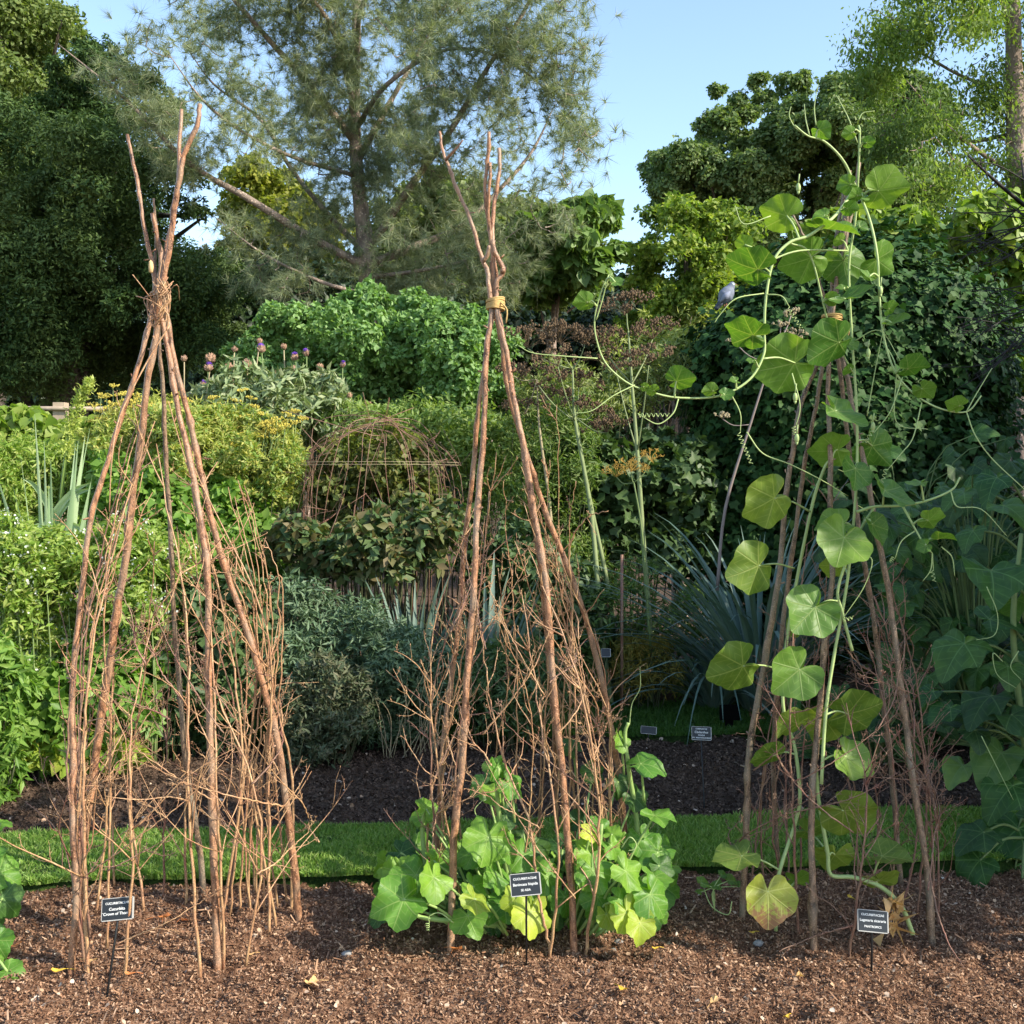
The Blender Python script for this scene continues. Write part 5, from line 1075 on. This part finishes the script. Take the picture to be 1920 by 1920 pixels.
for pts, coil, dv in [
    ([(1272, 748, 3.77), (1262, 775, 3.75), (1235, 795, 3.74), (1208, 783, 3.74), (1196, 775, 3.74)], .11, (1, 0, .0)), ([(1190, 722, 3.75), (1150, 742, 3.72), (1110, 770, 3.7), (1075, 775, 3.7)], 0, None),
    ([(1120, 672, 3.73), (1060, 668, 3.7), (1000, 662, 3.7), (972, 648, 3.7)], 0, None), ([(1370, 738, 3.8), (1388, 775, 3.8), (1388, 810, 3.8)], .12, (.35, 0, -.9)), ([(1432, 550, 3.85), (1380, 560, 3.8), (1350, 590, 3.8), (1340, 605, 3.8)], 0, None),
    ([(1435, 552, 3.85), (1465, 555, 3.83), (1480, 575, 3.83)], .09, (.5, 0, -.8)), ([(1118, 600, 3.72), (1130, 560, 3.71), (1138, 530, 3.7), (1148, 512, 3.7)], 0, None), ([(1515, 255, 3.95), (1492, 240, 3.94), (1480, 218, 3.93), (1483, 200, 3.93)], 0, None),
    ([(1518, 254, 3.95), (1511, 225, 3.95), (1508, 195, 3.95)], 0, None), ([(1530, 235, 3.96), (1527, 200, 3.96), (1534, 158, 3.96)], 0, None), ([(1608, 268, 4.0), (1590, 220, 4.0), (1568, 178, 4.0)], 0, None), ([(1610, 225, 4.0), (1618, 212, 4.0), (1640, 208, 4.0)], 0, None),
    ([(1445, 405, 3.9), (1395, 420, 3.88), (1378, 385, 3.88)], 0, None), ([(1692, 708, 3.88), (1670, 770, 3.86), (1640, 810, 3.85)], .05, (-.6, 0, -.8)), ([(1728, 755, 3.87), (1712, 820, 3.85), (1690, 850, 3.85), (1665, 880, 3.85)], .05, (-.3, 0, -.9)),
    ([(1812, 772, 3.85), (1828, 815, 3.83), (1860, 860, 3.82), (1915, 912, 3.8), (1925, 925, 3.8)], 0, None), ([(1812, 772, 3.85), (1830, 740, 3.85), (1860, 690, 3.84)], 0, None), ([(1655, 640, 3.93), (1680, 690, 3.9), (1680, 790, 3.9), (1740, 805, 3.88)], 0, None),
    ([(1782, 920, 3.88), (1795, 950, 3.86), (1840, 955, 3.85), (1888, 1005, 3.84)], 0, None), ([(1748, 1037, 3.9), (1750, 1068, 3.9)], .045, (.2, 0, -.9)), ([(1748, 1037, 3.9), (1745, 1068, 3.9), (1730, 1090, 3.9)], 0, None), ([(1716, 995, 3.92), (1690, 1015, 3.9), (1678, 1048, 3.9)], .02, (-.5, 0, -.5)),
    ([(1765, 1025, 3.88), (1785, 1045, 3.87), (1790, 1080, 3.87)], 0, None), ([(1610, 1040, 3.95), (1635, 1050, 3.93), (1620, 1100, 3.93), (1580, 1160, 3.94)], .04, (.8, 0, .2)), ([(1400, 810, 3.8), (1430, 850, 3.8), (1480, 870, 3.8), (1540, 900, 3.85), (1590, 930, 3.95)], 0, None),
    ([(1485, 700, 3.9), (1500, 760, 3.88), (1492, 800, 3.88)], .03, (0, 0, -1)), ([(1600, 640, 4.0), (1650, 620, 3.95), (1690, 680, 3.93)], 0, None), ([(1626, 780, 4.0), (1640, 700, 3.97), (1660, 600, 3.95)], 0, None)]:
    tendril(gv, pts, .0026, coil, .0075, max(3, int(coil*70)), dv)
mb = MB()
for x, y, d in [(1628, 662, 3.93), (1491, 745, 3.86), (1494, 822, 3.86), (1637, 800, 3.93), (1651, 545, 3.93), (1497, 352, 3.88)]:
    p = W(x, y, d); mb.ball(p, .009, 8, 5, (1, 1, 2.0)); mb.tube([p+[0, 0, .015], p+[.004, 0, .05]], .0025, 5); mb.tube([p-[0, 0, .014], p-[0, 0, .024]], [.006, .002], 6)
mb.build('flower_bud', MT['vinepale'], gv)
mb = MB()
for k in range(40):
    p = W(1640+random.uniform(18, 50), 1690+random.uniform(-5, 60), 3.93); mb.add([p, p+RG.normal(size=3)*.03, p+RG.normal(size=3)*.03], [(0, 1, 2)])
ob = mb.build('withered_leaf', MT['buff_leaf'], gv); 

# ================================================================== SQUASH CLUMP AT THE MIDDLE TRIPOD
def squash(name, label, base, leaves, stems, mat2=(0,), seed=0, group=None, shoots=()):
    t = thing(name, label, 'squash plant', base, group); mb = MB(); b0 = np.array(base, float)
    for P in stems: mb.tube(G(P), np.linspace(.011, .007, len(P)), 8, 5, .05)
    for i, (x, y, wpx, d, nn, tt, m) in enumerate(leaves):
        c = W(x, y, d); wr = wpx/F*d*.88
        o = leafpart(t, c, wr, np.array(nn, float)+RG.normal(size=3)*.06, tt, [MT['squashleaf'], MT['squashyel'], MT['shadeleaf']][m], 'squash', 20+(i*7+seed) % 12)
        g0 = np.array([b0[0]*.45+o[0]*.55, b0[1]*.5+o[1]*.5, .02]);
        if o[2] > .5: g0 = np.array([o[0]+.02, o[1]+.05, o[2]-.16])
        mb.tube([g0, (g0+o)/2+[0, .01, .03], o], [.006, .005, .0045], 6, 4)
    mb.build('stem', MT['vine'], t); return t
def rl(x, y, s, d, m=0, face=1.0, tx=None):
    a = random.uniform(-.5, .5); tt = (random.uniform(-1, 1) if tx is None else tx, -.25, random.uniform(-.9, -.1))
    return (x, y, s, d, (a+.25, -face*random.uniform(.4, .95), random.uniform(.4, .95)), tt, m)
SL = [(745, 1690, 112, 3.82, (.15, -.75, .65), (-.85, -.2, -.3), 0), (708, 1712, 66, 3.95, (-.3, -.3, .8), (-1, 0, -.3), 2), (770, 1640, 92, 4.0, (0, -.4, .95), (-.9, 0, .1), 0), (815, 1655, 86, 3.85, (.7, -.5, .5), (-.2, -.2, -1), 0),
      (815, 1620, 60, 4.0, (.8, -.3, .5), (.2, -.2, -1), 0), (912, 1580, 100, 3.92, (.3, -.85, .5), (-.3, 0, -1), 0), (880, 1600, 74, 4.05, (-.2, -.6, .8), (-.9, 0, -.3), 0), (945, 1590, 76, 4.0, (.4, -.7, .6), (.6, 0, -.8), 0),
      (895, 1690, 72, 3.82, (.5, -.3, .9), (.9, -.2, -.6), 1), (880, 1725, 80, 3.86, (-.3, -.6, .7), (.5, -.2, -.9), 0), (890, 1665, 60, 3.95, (.5, -.6, .5), (.7, 0, -.6), 0), (930, 1645, 70, 3.95, (.6, -.6, .5), (-.2, 0, -1), 0),
      (940, 1700, 78, 3.95, (.2, -.5, .8), (-.5, -.2, -.7), 0), (968, 1690, 66, 3.88, (.3, -.9, .4), (0, 0, -1), 1), (995, 1720, 90, 3.85, (.3, -.8, .5), (-.3, 0, -1), 1), (1005, 1700, 62, 3.92, (.7, -.6, .4), (.5, 0, -.8), 0), (1030, 1650, 74, 3.98, (.6, -.7, .5), (.5, 0, -.8), 0),
      (1020, 1630, 60, 4.05, (-.1, -.6, .8), (-.7, 0, -.5), 0), (1000, 1600, 80, 4.2, (.1, -.7, .6), (.5, 0, -.8), 2), (1050, 1600, 78, 4.25, (0, -.7, .6), (-.5, 0, -.8), 2), (1090, 1625, 70, 4.2, (.2, -.7, .6), (.5, 0, -.8), 0), (1060, 1690, 70, 3.95, (.4, -.8, .4), (.1, 0, -1), 0),
      (1115, 1640, 84, 3.88, (.3, -.85, .45), (.3, 0, -1), 0), (1100, 1600, 64, 4.0, (.4, -.6, .6), (-.8, 0, -.3), 0), (1150, 1590, 60, 4.02, (.5, -.7, .5), (.5, 0, -.8), 0), (1120, 1690, 74, 3.9, (.4, -.7, .6), (-.4, 0, -.9), 0), (1180, 1640, 84, 3.85, (.6, -.6, .6), (.6, 0, -.8), 0),
      (1140, 1720, 54, 3.85, (.3, -.8, .5), (.2, 0, -1), 1), (1165, 1690, 56, 3.84, (.5, -.7, .6), (.6, 0, -.5), 0), (1180, 1720, 84, 3.82, (.4, -.8, .5), (.3, 0, -.9), 1), (1195, 1680, 74, 3.88, (.5, -.8, .4), (.3, 0, -.9), 0), (1225, 1685, 92, 3.86, (.45, -.8, .5), (.5, 0, -.8), 0),
      (1235, 1645, 70, 4.0, (.1, -.3, 1), (.9, -.1, .1), 0), (1200, 1740, 72, 3.8, (.4, -.8, .4), (-.2, 0, -.9), 1), (1210, 1580, 74, 4.15, (.3, -.6, .6), (.3, -.2, -.9), 0), (1235, 1530, 76, 4.1, (0, -.15, 1), (1, -.2, .15), 0), (1245, 1590, 60, 4.2, (.4, -.5, .6), (.6, 0, -.8), 0),
      (1210, 1432, 84, 4.2, (-.1, -.3, 1), (1, -.2, .2), 0), (1195, 1500, 60, 4.3, (.3, -.6, .6), (.5, 0, -.8), 2), (1165, 1390, 50, 4.3, (.6, -.5, .5), (-.3, 0, -1), 0), (1160, 1470, 56, 4.35, (.3, -.6, .6), (-.2, 0, -1), 2),
      (960, 1475, 66, 4.0, (.5, -.6, .6), (.7, 0, -.7), 0), (935, 1445, 60, 4.02, (.8, -.5, .4), (-.1, 0, -1), 0), (905, 1475, 60, 4.25, (0, -.7, .5), (-.7, 0, -.5), 2), (925, 1440, 50, 4.3, (0, -.6, .7), (-.5, 0, .2), 2), (955, 1530, 60, 4.3, (.1, -.7, .6), (.7, 0, -.2), 2), (920, 1490, 56, 4.1, (.3, -.6, .6), (-.6, 0, -.6), 0),
      (790, 1530, 54, 4.25, (-.2, -.5, .8), (-.9, 0, .1), 0), (800, 1512, 50, 4.2, (.4, -.6, .6), (.4, 0, .8), 0), (795, 1575, 46, 4.35, (.3, -.7, .5), (0, 0, -1), 2), (860, 1710, 60, 4.0, (-.2, -.7, .5), (-.3, 0, -1), 2), (1040, 1720, 60, 4.0, (.4, -.8, .3), (.3, 0, -1), 2), (1090, 1715, 56, 4.0, (.4, -.8, .3), (-.3, 0, -1), 2),
      (985, 1560, 50, 4.3, (.3, -.7, .5), (.7, 0, -.4), 2), (1125, 1550, 54, 4.05, (.5, -.6, .5), (-.2, 0, 1), 0), (1105, 1560, 44, 4.0, (.7, -.5, .5), (-.3, 0, 1), 1), (1150, 1560, 40, 4.02, (-.3, -.6, .6), (.3, 0, 1), 0), (1085, 1540, 50, 4.4, (.2, -.7, .5), (-.6, 0, -.4), 2), (1110, 1450, 50, 4.4, (.2, -.7, .5), (-.4, 0, -.7), 2), (1070, 1400, 46, 4.5, (.2, -.7, .5), (-.4, 0, .7), 2)]
for k in range(75):
    SL.append(rl(random.uniform(720, 1245), random.uniform(1590, 1735), random.uniform(55, 85), random.uniform(4.05, 4.35), random.choice([0, 2, 0])))
sq = squash('squash_plant', 'lush bright green squash plant filling the foot of the middle tripod', (.13, 4.05, 0), SL,
       [[(960, 1700, 4.1), (940, 1560, 4.05), (932, 1480, 4.03), (935, 1440, 4.02)], [(1180, 1700, 4.2), (1195, 1560, 4.3), (1180, 1450, 4.3), (1172, 1380, 4.3), (1178, 1355, 4.3)], [(1100, 1720, 4.0), (1120, 1620, 4.0), (1128, 1545, 4.0)], [(930, 1735, 3.95), (860, 1728, 3.92), (790, 1720, 3.9), (760, 1700, 3.9)], [(800, 1640, 4.2), (792, 1560, 4.22), (796, 1520, 4.2)], [(1000, 1750, 3.85), (985, 1730, 3.9), (978, 1700, 3.95)]])
for pts, coil, dv in [([(1165, 1590, 3.95), (1180, 1570, 3.93), (1192, 1580, 3.93), (1190, 1592, 3.93), (1178, 1595, 3.93)], 0, None), ([(850, 1730, 3.85), (825, 1712, 3.84), (805, 1718, 3.84), (805, 1730, 3.84)], .03, (0, 0, -1)), ([(1180, 1360, 4.3), (1185, 1320, 4.3), (1200, 1290, 4.3), (1200, 1250, 4.3)], 0, None), ([(905, 1545, 4.0), (890, 1520, 3.97), (905, 1500, 3.97)], .02, (0, 0, 1))]:
    tendril(sq, pts, .0025, coil, .007, 4, dv)
squash('squash_plant', 'squash leaves poking into the left edge of the front bed', (-1.95, 3.7, 0),
       [(5, 1640, 80, 3.95, (.4, -.5, .7), (.9, 0, -.3), 0), (10, 1690, 76, 3.9, (.3, -.8, .4), (.6, 0, -.7), 2), (-20, 1600, 70, 4.1, (.2, -.6, .7), (.6, 0, .5), 0), (-5, 1770, 70, 3.8, (.3, -.8, .3), (.5, 0, -.8), 0), (20, 1822, 62, 3.68, (.1, -.4, .9), (.95, -.1, 0), 0), (-30, 1820, 80, 3.75, (.2, -.6, .7), (.6, 0, -.5), 0), (-20, 1730, 70, 3.9, (.4, -.6, .6), (.5, 0, -.6), 2), (5, 1545, 40, 4.9, (0, -.3, .9), (.9, 0, 0), 0)], [])

# weed seedling under the right tripod
t = thing('weed_seedling', 'small pale trailing weed in the shade left of the right tripod', 'weed', W(1325, 1690, 4.2)*[1, 1, 0]); mb = MB()
for x, y, s, m in [(1318, 1655, 30, 0), (1345, 1660, 26, 0), (1370, 1650, 30, 0), (1390, 1660, 24, 0), (1355, 1640, 22, 0), (1312, 1672, 16, 0)]:
    o = leafpart(t, W(x, y, 4.2), s/F*4.2, (.1, -.5, .8), (random.uniform(-1, 1), 0, .2), MT['gourdleaf'], 'heart', 40); mb.tube([W(1340, 1700, 4.2)*[1, 1, 0], W(1338, 1668, 4.2), o], .002, 5, 4)
mb.tube([W(1320, 1668, 4.2), W(1335, 1700, 4.15), W(1365, 1715, 4.1), W(1372, 1690, 4.1)], .0022, 5, 5); mb.build('stem', MT['vinepale'], t)

# ================================================================== SHADED LARGE-LEAVED PLANTS AT THE RIGHT
def bigplant(name, label, base, n, poly, D, dd, s0, s1, mat, kind, group=None, seed=50, face=.45, dr=(-1, 1)):
    t = thing(name, label, 'plant', base, group); mb = MB(); q = polypts(poly, n); b = np.array(base, float)
    for i, (x, y) in enumerate(q):
        d = D+random.uniform(-dd, dd); c = W(x, y, d); s = random.uniform(s0, s1)
        nn = (random.uniform(-.7, .3), -random.uniform(.2, 1)*face, random.uniform(.35, 1)); tt = (random.uniform(*dr), -.3, -random.uniform(.1, 1))
        o = leafpart(t, c, s, nn, tt, mat if not isinstance(mat, list) else random.choice(mat), kind, seed+i % 10)
        m = np.array([b[0]*.5+o[0]*.5, b[1]*.5+o[1]*.5+.05, max(.05, o[2]-.18)]); mb.tube([o, m, (m+b)/2+[0, 0, m[2]*.1], b], [.004, .005, .008, .01], 5, 3)
    mb.build('stem', MT['stalk'], t); return t
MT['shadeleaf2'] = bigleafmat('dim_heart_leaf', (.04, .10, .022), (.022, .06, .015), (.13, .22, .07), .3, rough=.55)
MT['shadeyel'] = bigleafmat('yellow_green_shade_leaf', (.14, .24, .05), (.09, .18, .04), (.2, .3, .1), .35)
R_ = 2.35
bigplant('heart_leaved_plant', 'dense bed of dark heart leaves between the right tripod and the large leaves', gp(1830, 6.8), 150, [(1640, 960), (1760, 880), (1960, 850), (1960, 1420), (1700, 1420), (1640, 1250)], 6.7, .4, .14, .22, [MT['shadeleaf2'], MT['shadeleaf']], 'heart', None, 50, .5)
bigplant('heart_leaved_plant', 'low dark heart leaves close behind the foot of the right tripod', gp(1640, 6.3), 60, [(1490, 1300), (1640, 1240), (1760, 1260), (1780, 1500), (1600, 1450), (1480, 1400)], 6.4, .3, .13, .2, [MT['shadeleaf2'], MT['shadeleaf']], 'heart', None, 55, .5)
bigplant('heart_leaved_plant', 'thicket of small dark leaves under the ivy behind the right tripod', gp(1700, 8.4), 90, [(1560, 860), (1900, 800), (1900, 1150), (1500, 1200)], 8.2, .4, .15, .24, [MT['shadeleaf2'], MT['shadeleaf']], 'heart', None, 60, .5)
lp = thing('large_leaved_plant', 'tall plant with very large drooping leaves at the right edge', 'plant', (2.55, 5.1, 0))
mb = MB(); b = np.array([2.45, 5.0, 0.])
mb.tube([b, W(1935, 1500, 4.9), W(1900, 1200, 4.8), W(1915, 1000, 4.8)], [.02, .016, .01], 7, 5); mb.tube([b, W(1960, 1400, 4.8), W(1975, 1100, 4.7), W(1960, 900, 4.7)], [.02, .016, .01], 7, 5)
for i, (x, y, s, d, nn, tt, m) in enumerate([
    (1860, 1075, 150, 4.75, (.1, -.6, .8), (-.2, -.3, -.8), 0), (1890, 950, 90, 4.9, (-.2, -.5, .8), (.3, -.3, -.6), 0), (1820, 1000, 70, 5.0, (-.6, -.5, .6), (-.3, -.2, -.9), 0), (1800, 1215, 130, 4.75, (-.3, -.7, .5), (-.5, -.2, -.8), 0), (1870, 1160, 120, 4.8, (-.2, -.6, .7), (.8, -.2, .3), 0),
    (1900, 1130, 90, 4.9, (-.2, .8, .4), (.2, 0, -.9), 2), (1890, 1255, 80, 4.75, (-.1, -.7, .5), (-.1, -.2, -.9), 0), (1850, 1310, 120, 4.8, (-.3, -.3, .95), (-.7, -.4, -.4), 1), (1905, 1345, 110, 4.7, (-.1, -.4, .9), (.2, -.4, -.7), 1), (1775, 1330, 80, 4.9, (-.3, -.6, .8), (-.8, -.2, -.3), 0),
    (1830, 1375, 70, 4.8, (0, -.85, .5), (0, -.2, -.9), 1), (1780, 1350, 60, 4.95, (-.4, -.6, .7), (.8, -.2, -.2), 1), (1870, 1420, 120, 4.85, (-.3, -.8, .4), (-.5, -.1, -.9), 2), (1890, 1480, 120, 4.75, (-.2, -.7, .5), (-.7, -.2, -.7), 0), (1900, 1560, 130, 4.8, (-.2, -.7, .5), (-.7, -.2, -.5), 0),
    (1835, 1565, 100, 4.7, (-.2, -.6, .7), (-.7, -.2, -.2), 1), (1830, 1620, 100, 4.65, (-.4, -.7, .4), (-.7, -.1, -.8), 0), (1900, 1640, 120, 4.75, (-.2, -.8, .4), (-.3, -.2, -.9), 0), (1910, 1710, 90, 4.6, (-.2, -.7, .5), (-.5, -.2, -.8), 0), (1860, 1680, 70, 4.75, (-.3, -.5, .8), (-.9, -.2, -.2), 0),
    (1940, 1250, 140, 4.9, (-.2, -.7, .5), (-.3, -.2, -.9), 0), (1950, 1420, 140, 4.9, (-.2, -.7, .5), (-.3, -.2, -.9), 0), (1940, 1060, 120, 5.0, (-.2, -.7, .5), (-.3, -.2, -.9), 0), (1745, 1300, 60, 5.0, (-.3, -.6, .7), (-.5, -.2, -.7), 0), (1800, 1440, 80, 4.95, (-.3, -.6, .6), (-.5, -.2, -.7), 2), (1865, 900, 90, 5.1, (-.3, -.6, .6), (-.3, -.2, -.7), 0), (1800, 925, 80, 5.2, (-.3, -.5, .8), (-.8, -.2, -.3), 0), (1955, 1560, 150, 4.9, (-.2, -.7, .5), (-.3, -.2, -.9), 0), (1960, 1700, 150, 4.9, (-.2, -.7, .5), (-.3, -.2, -.9), 0)]):
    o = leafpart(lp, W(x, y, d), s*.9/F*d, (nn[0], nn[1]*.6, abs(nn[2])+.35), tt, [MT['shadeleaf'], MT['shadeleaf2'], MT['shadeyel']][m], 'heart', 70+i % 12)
    s_ = np.array([W(1925, max(940, y-30), d+.1)[0], d+.12, max(.1, o[2]-.12)]); mb.tube([o, (o+s_)/2+[0, 0, .04], s_], [.0045, .006, .007], 6, 4)
mb.build('stem', MT['stalk'], lp)
for pts, cl in [([(1850, 1100, 4.6), (1870, 1150, 4.6), (1865, 1190, 4.6), (1830, 1200, 4.6)], 0), ([(1880, 1240, 4.6), (1862, 1225, 4.6), (1870, 1265, 4.6), (1905, 1290, 4.6)], 0), ([(1910, 1220, 4.6), (1895, 1250, 4.6), (1915, 1275, 4.6)], 0), ([(1840, 1380, 4.6), (1870, 1440, 4.6), (1900, 1500, 4.6)], 0)]: tendril(lp, pts, .0025)

# ================================================================== NAME LABELS
def txt(parent, body, c, size, Rm, mat, name='lettering'):
    cu = bpy.data.curves.new(name, 'FONT'); cu.body = body; cu.size = size; cu.align_x = 'CENTER'; cu.align_y = 'CENTER'; cu.extrude = .0004; cu.offset = size*.012
    tmp = bpy.data.objects.new('tmp', cu); C.objects.link(tmp); dg = bpy.context.evaluated_depsgraph_get(); me = bpy.data.meshes.new_from_object(tmp.evaluated_get(dg)); bpy.data.objects.remove(tmp)
    n = len(me.vertices); co = np.zeros(n*3, np.float32); me.vertices.foreach_get('co', co); co = co.reshape(-1, 3)
    co = co @ np.asarray(Rm).T+np.asarray(c); me.vertices.foreach_set('co', co.astype(np.float32).ravel()); me.update(); me.materials.clear(); me.name = name
    return link(name, me, mat, parent)
def name_label(label, x, y, wpx, hpx, D, yaw, roll, lines, stake_y, lean=0, pitch=-.35, group='black plant name labels'):
    """x right, y up the plate, z out of its face"""
    c = W(x, y, D); cy, sy, cr, sr, cp, sp = math.cos(yaw), math.sin(yaw), math.cos(roll), math.sin(roll), math.cos(pitch), math.sin(pitch)
    B = np.array([[1, 0, 0], [0, 0, -1], [0, 1, 0]], float)     # plate axes: x->x, y->z, z->-y
    Rr = np.array([[cr, -sr, 0], [sr, cr, 0], [0, 0, 1]]); Rp = np.array([[1, 0, 0], [0, cp, -sp], [0, sp, cp]]); Ry = np.array([[cy, -sy, 0], [sy, cy, 0], [0, 0, 1]])
    R = Ry @ B @ Rp @ Rr
    t = thing('plant_label', label, 'plant label', (c[0], c[1]+.01, 0), group)
    w_, h_ = wpx/F*D/max(.5, cy), hpx/F*D/cp
    mb = MB(); mb.box(c, w_, h_, .005, M=R); pl = mb.build('plate', MT['label'], t, False)
    mb = MB()
    mb.box(c+R @ [w_/2+.0022, 0, -.001], .0042, h_*1.01, .008, M=R); mb.box(c+R @ [0, -h_/2-.0016, -.001], w_, .003, .008, M=R); mb.box(c+R @ [0, h_/2+.0011, -.001], w_, .002, .008, M=R); mb.box(c+R @ [-w_/2-.0011, 0, -.001], .002, h_, .008, M=R)
    mb.build('plate_edge', MT['edge'], pl, False)
    for body, yy, sz in lines: txt(pl, body, c+R @ [0, yy*h_, .0030], sz*h_, R, MT['white'])
    Ds = GD(stake_y) if stake_y else D
    e = np.array([c[0]+lean, Ds, -.06]); mb = MB(); mb.box(c+R @ [0, -h_*.42, -.008], w_*.3, h_*.3, .008, M=R); mb.tube([c+R @ [0, -h_*.3, -.008], (c+R @ [0, -h_*.5, -.01]), e], .0042, 6); mb.build('stake', MT['black'], t)
    return t
name_label("black name label reading Cucurbita 'Crown of Thorns' in front of the left tripod", 220, 1704, 56, 35, 3.66, .0, .09, [('CUCURBITACEAE', .27, .15), ('Cucurbita', .0, .2), ("'Crown of Thorns'", -.22, .19)], 1862, .005)
name_label('black name label reading Benincasa hispida in front of the middle tripod', 985, 1658, 54, 35, 3.72, .0, .09, [('CUCURBITACEAE', .27, .15), ('Benincasa hispida', .0, .18), ('SE ASIA', -.27, .15)], 1800, .005)
name_label('greyer name label reading Lagenaria siceraria in shade in front of the right tripod', 1636, 1727, 54, 34, 3.74, .0, -.09, [('CUCURBITACEAE', .29, .15), ('Lagenaria siceraria', .02, .18), ('PANTROPICS', -.28, .15)], 1815, -.012)
name_label('small distant name label with four lines of lettering on the dark bed', 1315, 1375, 35, 22, 6.0, .0, -.04, [('COMPOSITAE', .34, .15), ('Cladanthus', .08, .24), ('mixtus', -.14, .2), ('SW. MEDITERRANEAN', -.36, .15)], 1505, -.05, group='black plant name labels')
name_label('small black label seen from behind low at the edge of the far turf path', 1216, 1369, 28, 12, 7.0, .0, -.09, [], 1390)
name_label('tiny black label beside the right legs of the middle tripod', 1136, 1224, 16, 14, 7.6, .0, .0, [], 1300)
t = thing('black_sign', 'blank black square sign on a wide foot at the edge of the far turf path', 'sign', W(1368, 1360, 7.2)*[1, 1, 0]); mb = MB()
c = W(1368, 1336, 7.2); mb.box(c, .135, .012, .105); mb.build('plate', MT['dull_black'], t, False); mb = MB(); mb.box((c[0], c[1]+.012, c[2]/2-.03), .055, .01, c[2]+.0); mb.build('post', MT['dull_black'], t, False)
mb = MB(); p = W(1166, 1180, 7.7); mb.tube([(p[0], p[1], 0), W(1166, 1040, 7.7)], .012, 6); tag(mb.build('wooden_stake', MT['twig_dull']), 'thin wooden stake standing among the fennel stems', 'stake')
for x, y, s in [(1422, 1755, .03), (650, 1768, .028), (1160, 1752, .025), (595, 1898, .03), (1150, 1765, .02)]:
    D = GD(y); p = W(x, y, D); mb = MB(); mb.ball((p[0], D, float(ns(p[0], D))+s*.25), s*.6, 8, 5, (1.2, 1, .6), nz=.35); tag(mb.build('stone', plain('grey_stone', (.26, .25, .24), .9, .2, .3, 60)), {1422: 'small grey stone in the shade under the right tripod', 650: 'whitish grey stone left of the squash leaves', 1160: 'grey stone at the right foot of the squash clump', 595: 'bluish grey stone near the bottom edge', 1150: 'smaller grey stone touching the one at the squash clump'}[x], 'stone', 'grey stones on the front bed')

# ================================================================== TREES OUT OF FRAME AT THE RIGHT (they cast the shade)
def shade_tree(label, bl, base, top):
    return tree('hornbeam_tree', label, 'tree', bl, base, top, .09, MT['trunk_dark'], MT['f_green'], .12, 1500, T_ROUND, 'trees at the right beyond the frame', inner=.3)
def rb(x0, x1, y0, y1, z0, z1, n, r0, r1, edge=None):
    out = []
    while len(out) < n:
        x, y, z, r = random.uniform(x0, x1), random.uniform(y0, y1), random.uniform(z0, z1), random.uniform(r0, r1)
        if edge is not None and y < 3.43-.472*(x-1.65)+r*1.1+edge+.25*abs(math.sin(z*2.3)): continue
        out.append((np.array([x, y, z]), r))
    return out
shade_tree('bushy tree shading the right tripod from beyond the right edge', rb(4.1, 5.6, 2.0, 4.6, .4, 4.3, 60, .3, .55, .0), (4.8, 3.0, 0), (4.8, 3.2, 3.6))
shade_tree('second bushy tree beyond the right edge behind the first', rb(4.3, 6.2, 4.2, 6.6, .4, 3.7, 60, .35, .6), (5.2, 5.2, 0), (5.2, 5.2, 3.6))
shade_tree('third bushy tree beyond the right edge next to the ivy mound', rb(5.3, 7.4, 6.4, 9.0, .4, 3.4, 60, .35, .6), (6.3, 7.8, 0), (6.3, 7.8, 3.6))

# ================================================================== LIGHT, SKY, CAMERA
EL = math.radians(33); sx, sy = .904, -.427
d = Vector((sx*math.cos(EL), sy*math.cos(EL), math.sin(EL)))
sl = bpy.data.lights.new('sun', 'SUN'); sl.energy = 3.3; sl.angle = math.radians(.55); sl.color = (1, .91, .76)
so = bpy.data.objects.new('sun', sl); C.objects.link(so); so.rotation_euler = d.to_track_quat('Z', 'Y').to_euler()
wd_ = bpy.data.worlds.new('World'); S.world = wd_; wd_.use_nodes = True; t = wd_.node_tree; bg = t.nodes['Background']
sk = t.nodes.new('ShaderNodeTexSky'); sk.sky_type = 'NISHITA'; sk.sun_disc = False; sk.sun_elevation = EL; sk.sun_rotation = math.atan2(sx, sy); sk.air_density = 1.1; sk.dust_density = .6; sk.ozone_density = 1.2
t.links.new(sk.outputs[0], bg.inputs[0]); bg.inputs[1].default_value = .135
cd = bpy.data.cameras.new('camera'); co = bpy.data.objects.new('camera', cd); C.objects.link(co); S.camera = co
co.location = (0, 0, CH); co.rotation_euler = (PI/2, 0, 0); cd.sensor_width = 36; cd.lens = 36*F/1920; cd.shift_y = -60/1920; cd.clip_end = 500; cd.clip_start = .05
S.render.resolution_x = S.render.resolution_y = 1024
S.view_settings.view_transform = 'Standard'; S.view_settings.look = 'None'; S.view_settings.gamma = 1; S.view_settings.exposure = 1.34
S.render.engine = 'CYCLES'
S.cycles.max_bounces = 5; S.cycles.transmission_bounces = 3; S.cycles.diffuse_bounces = 3
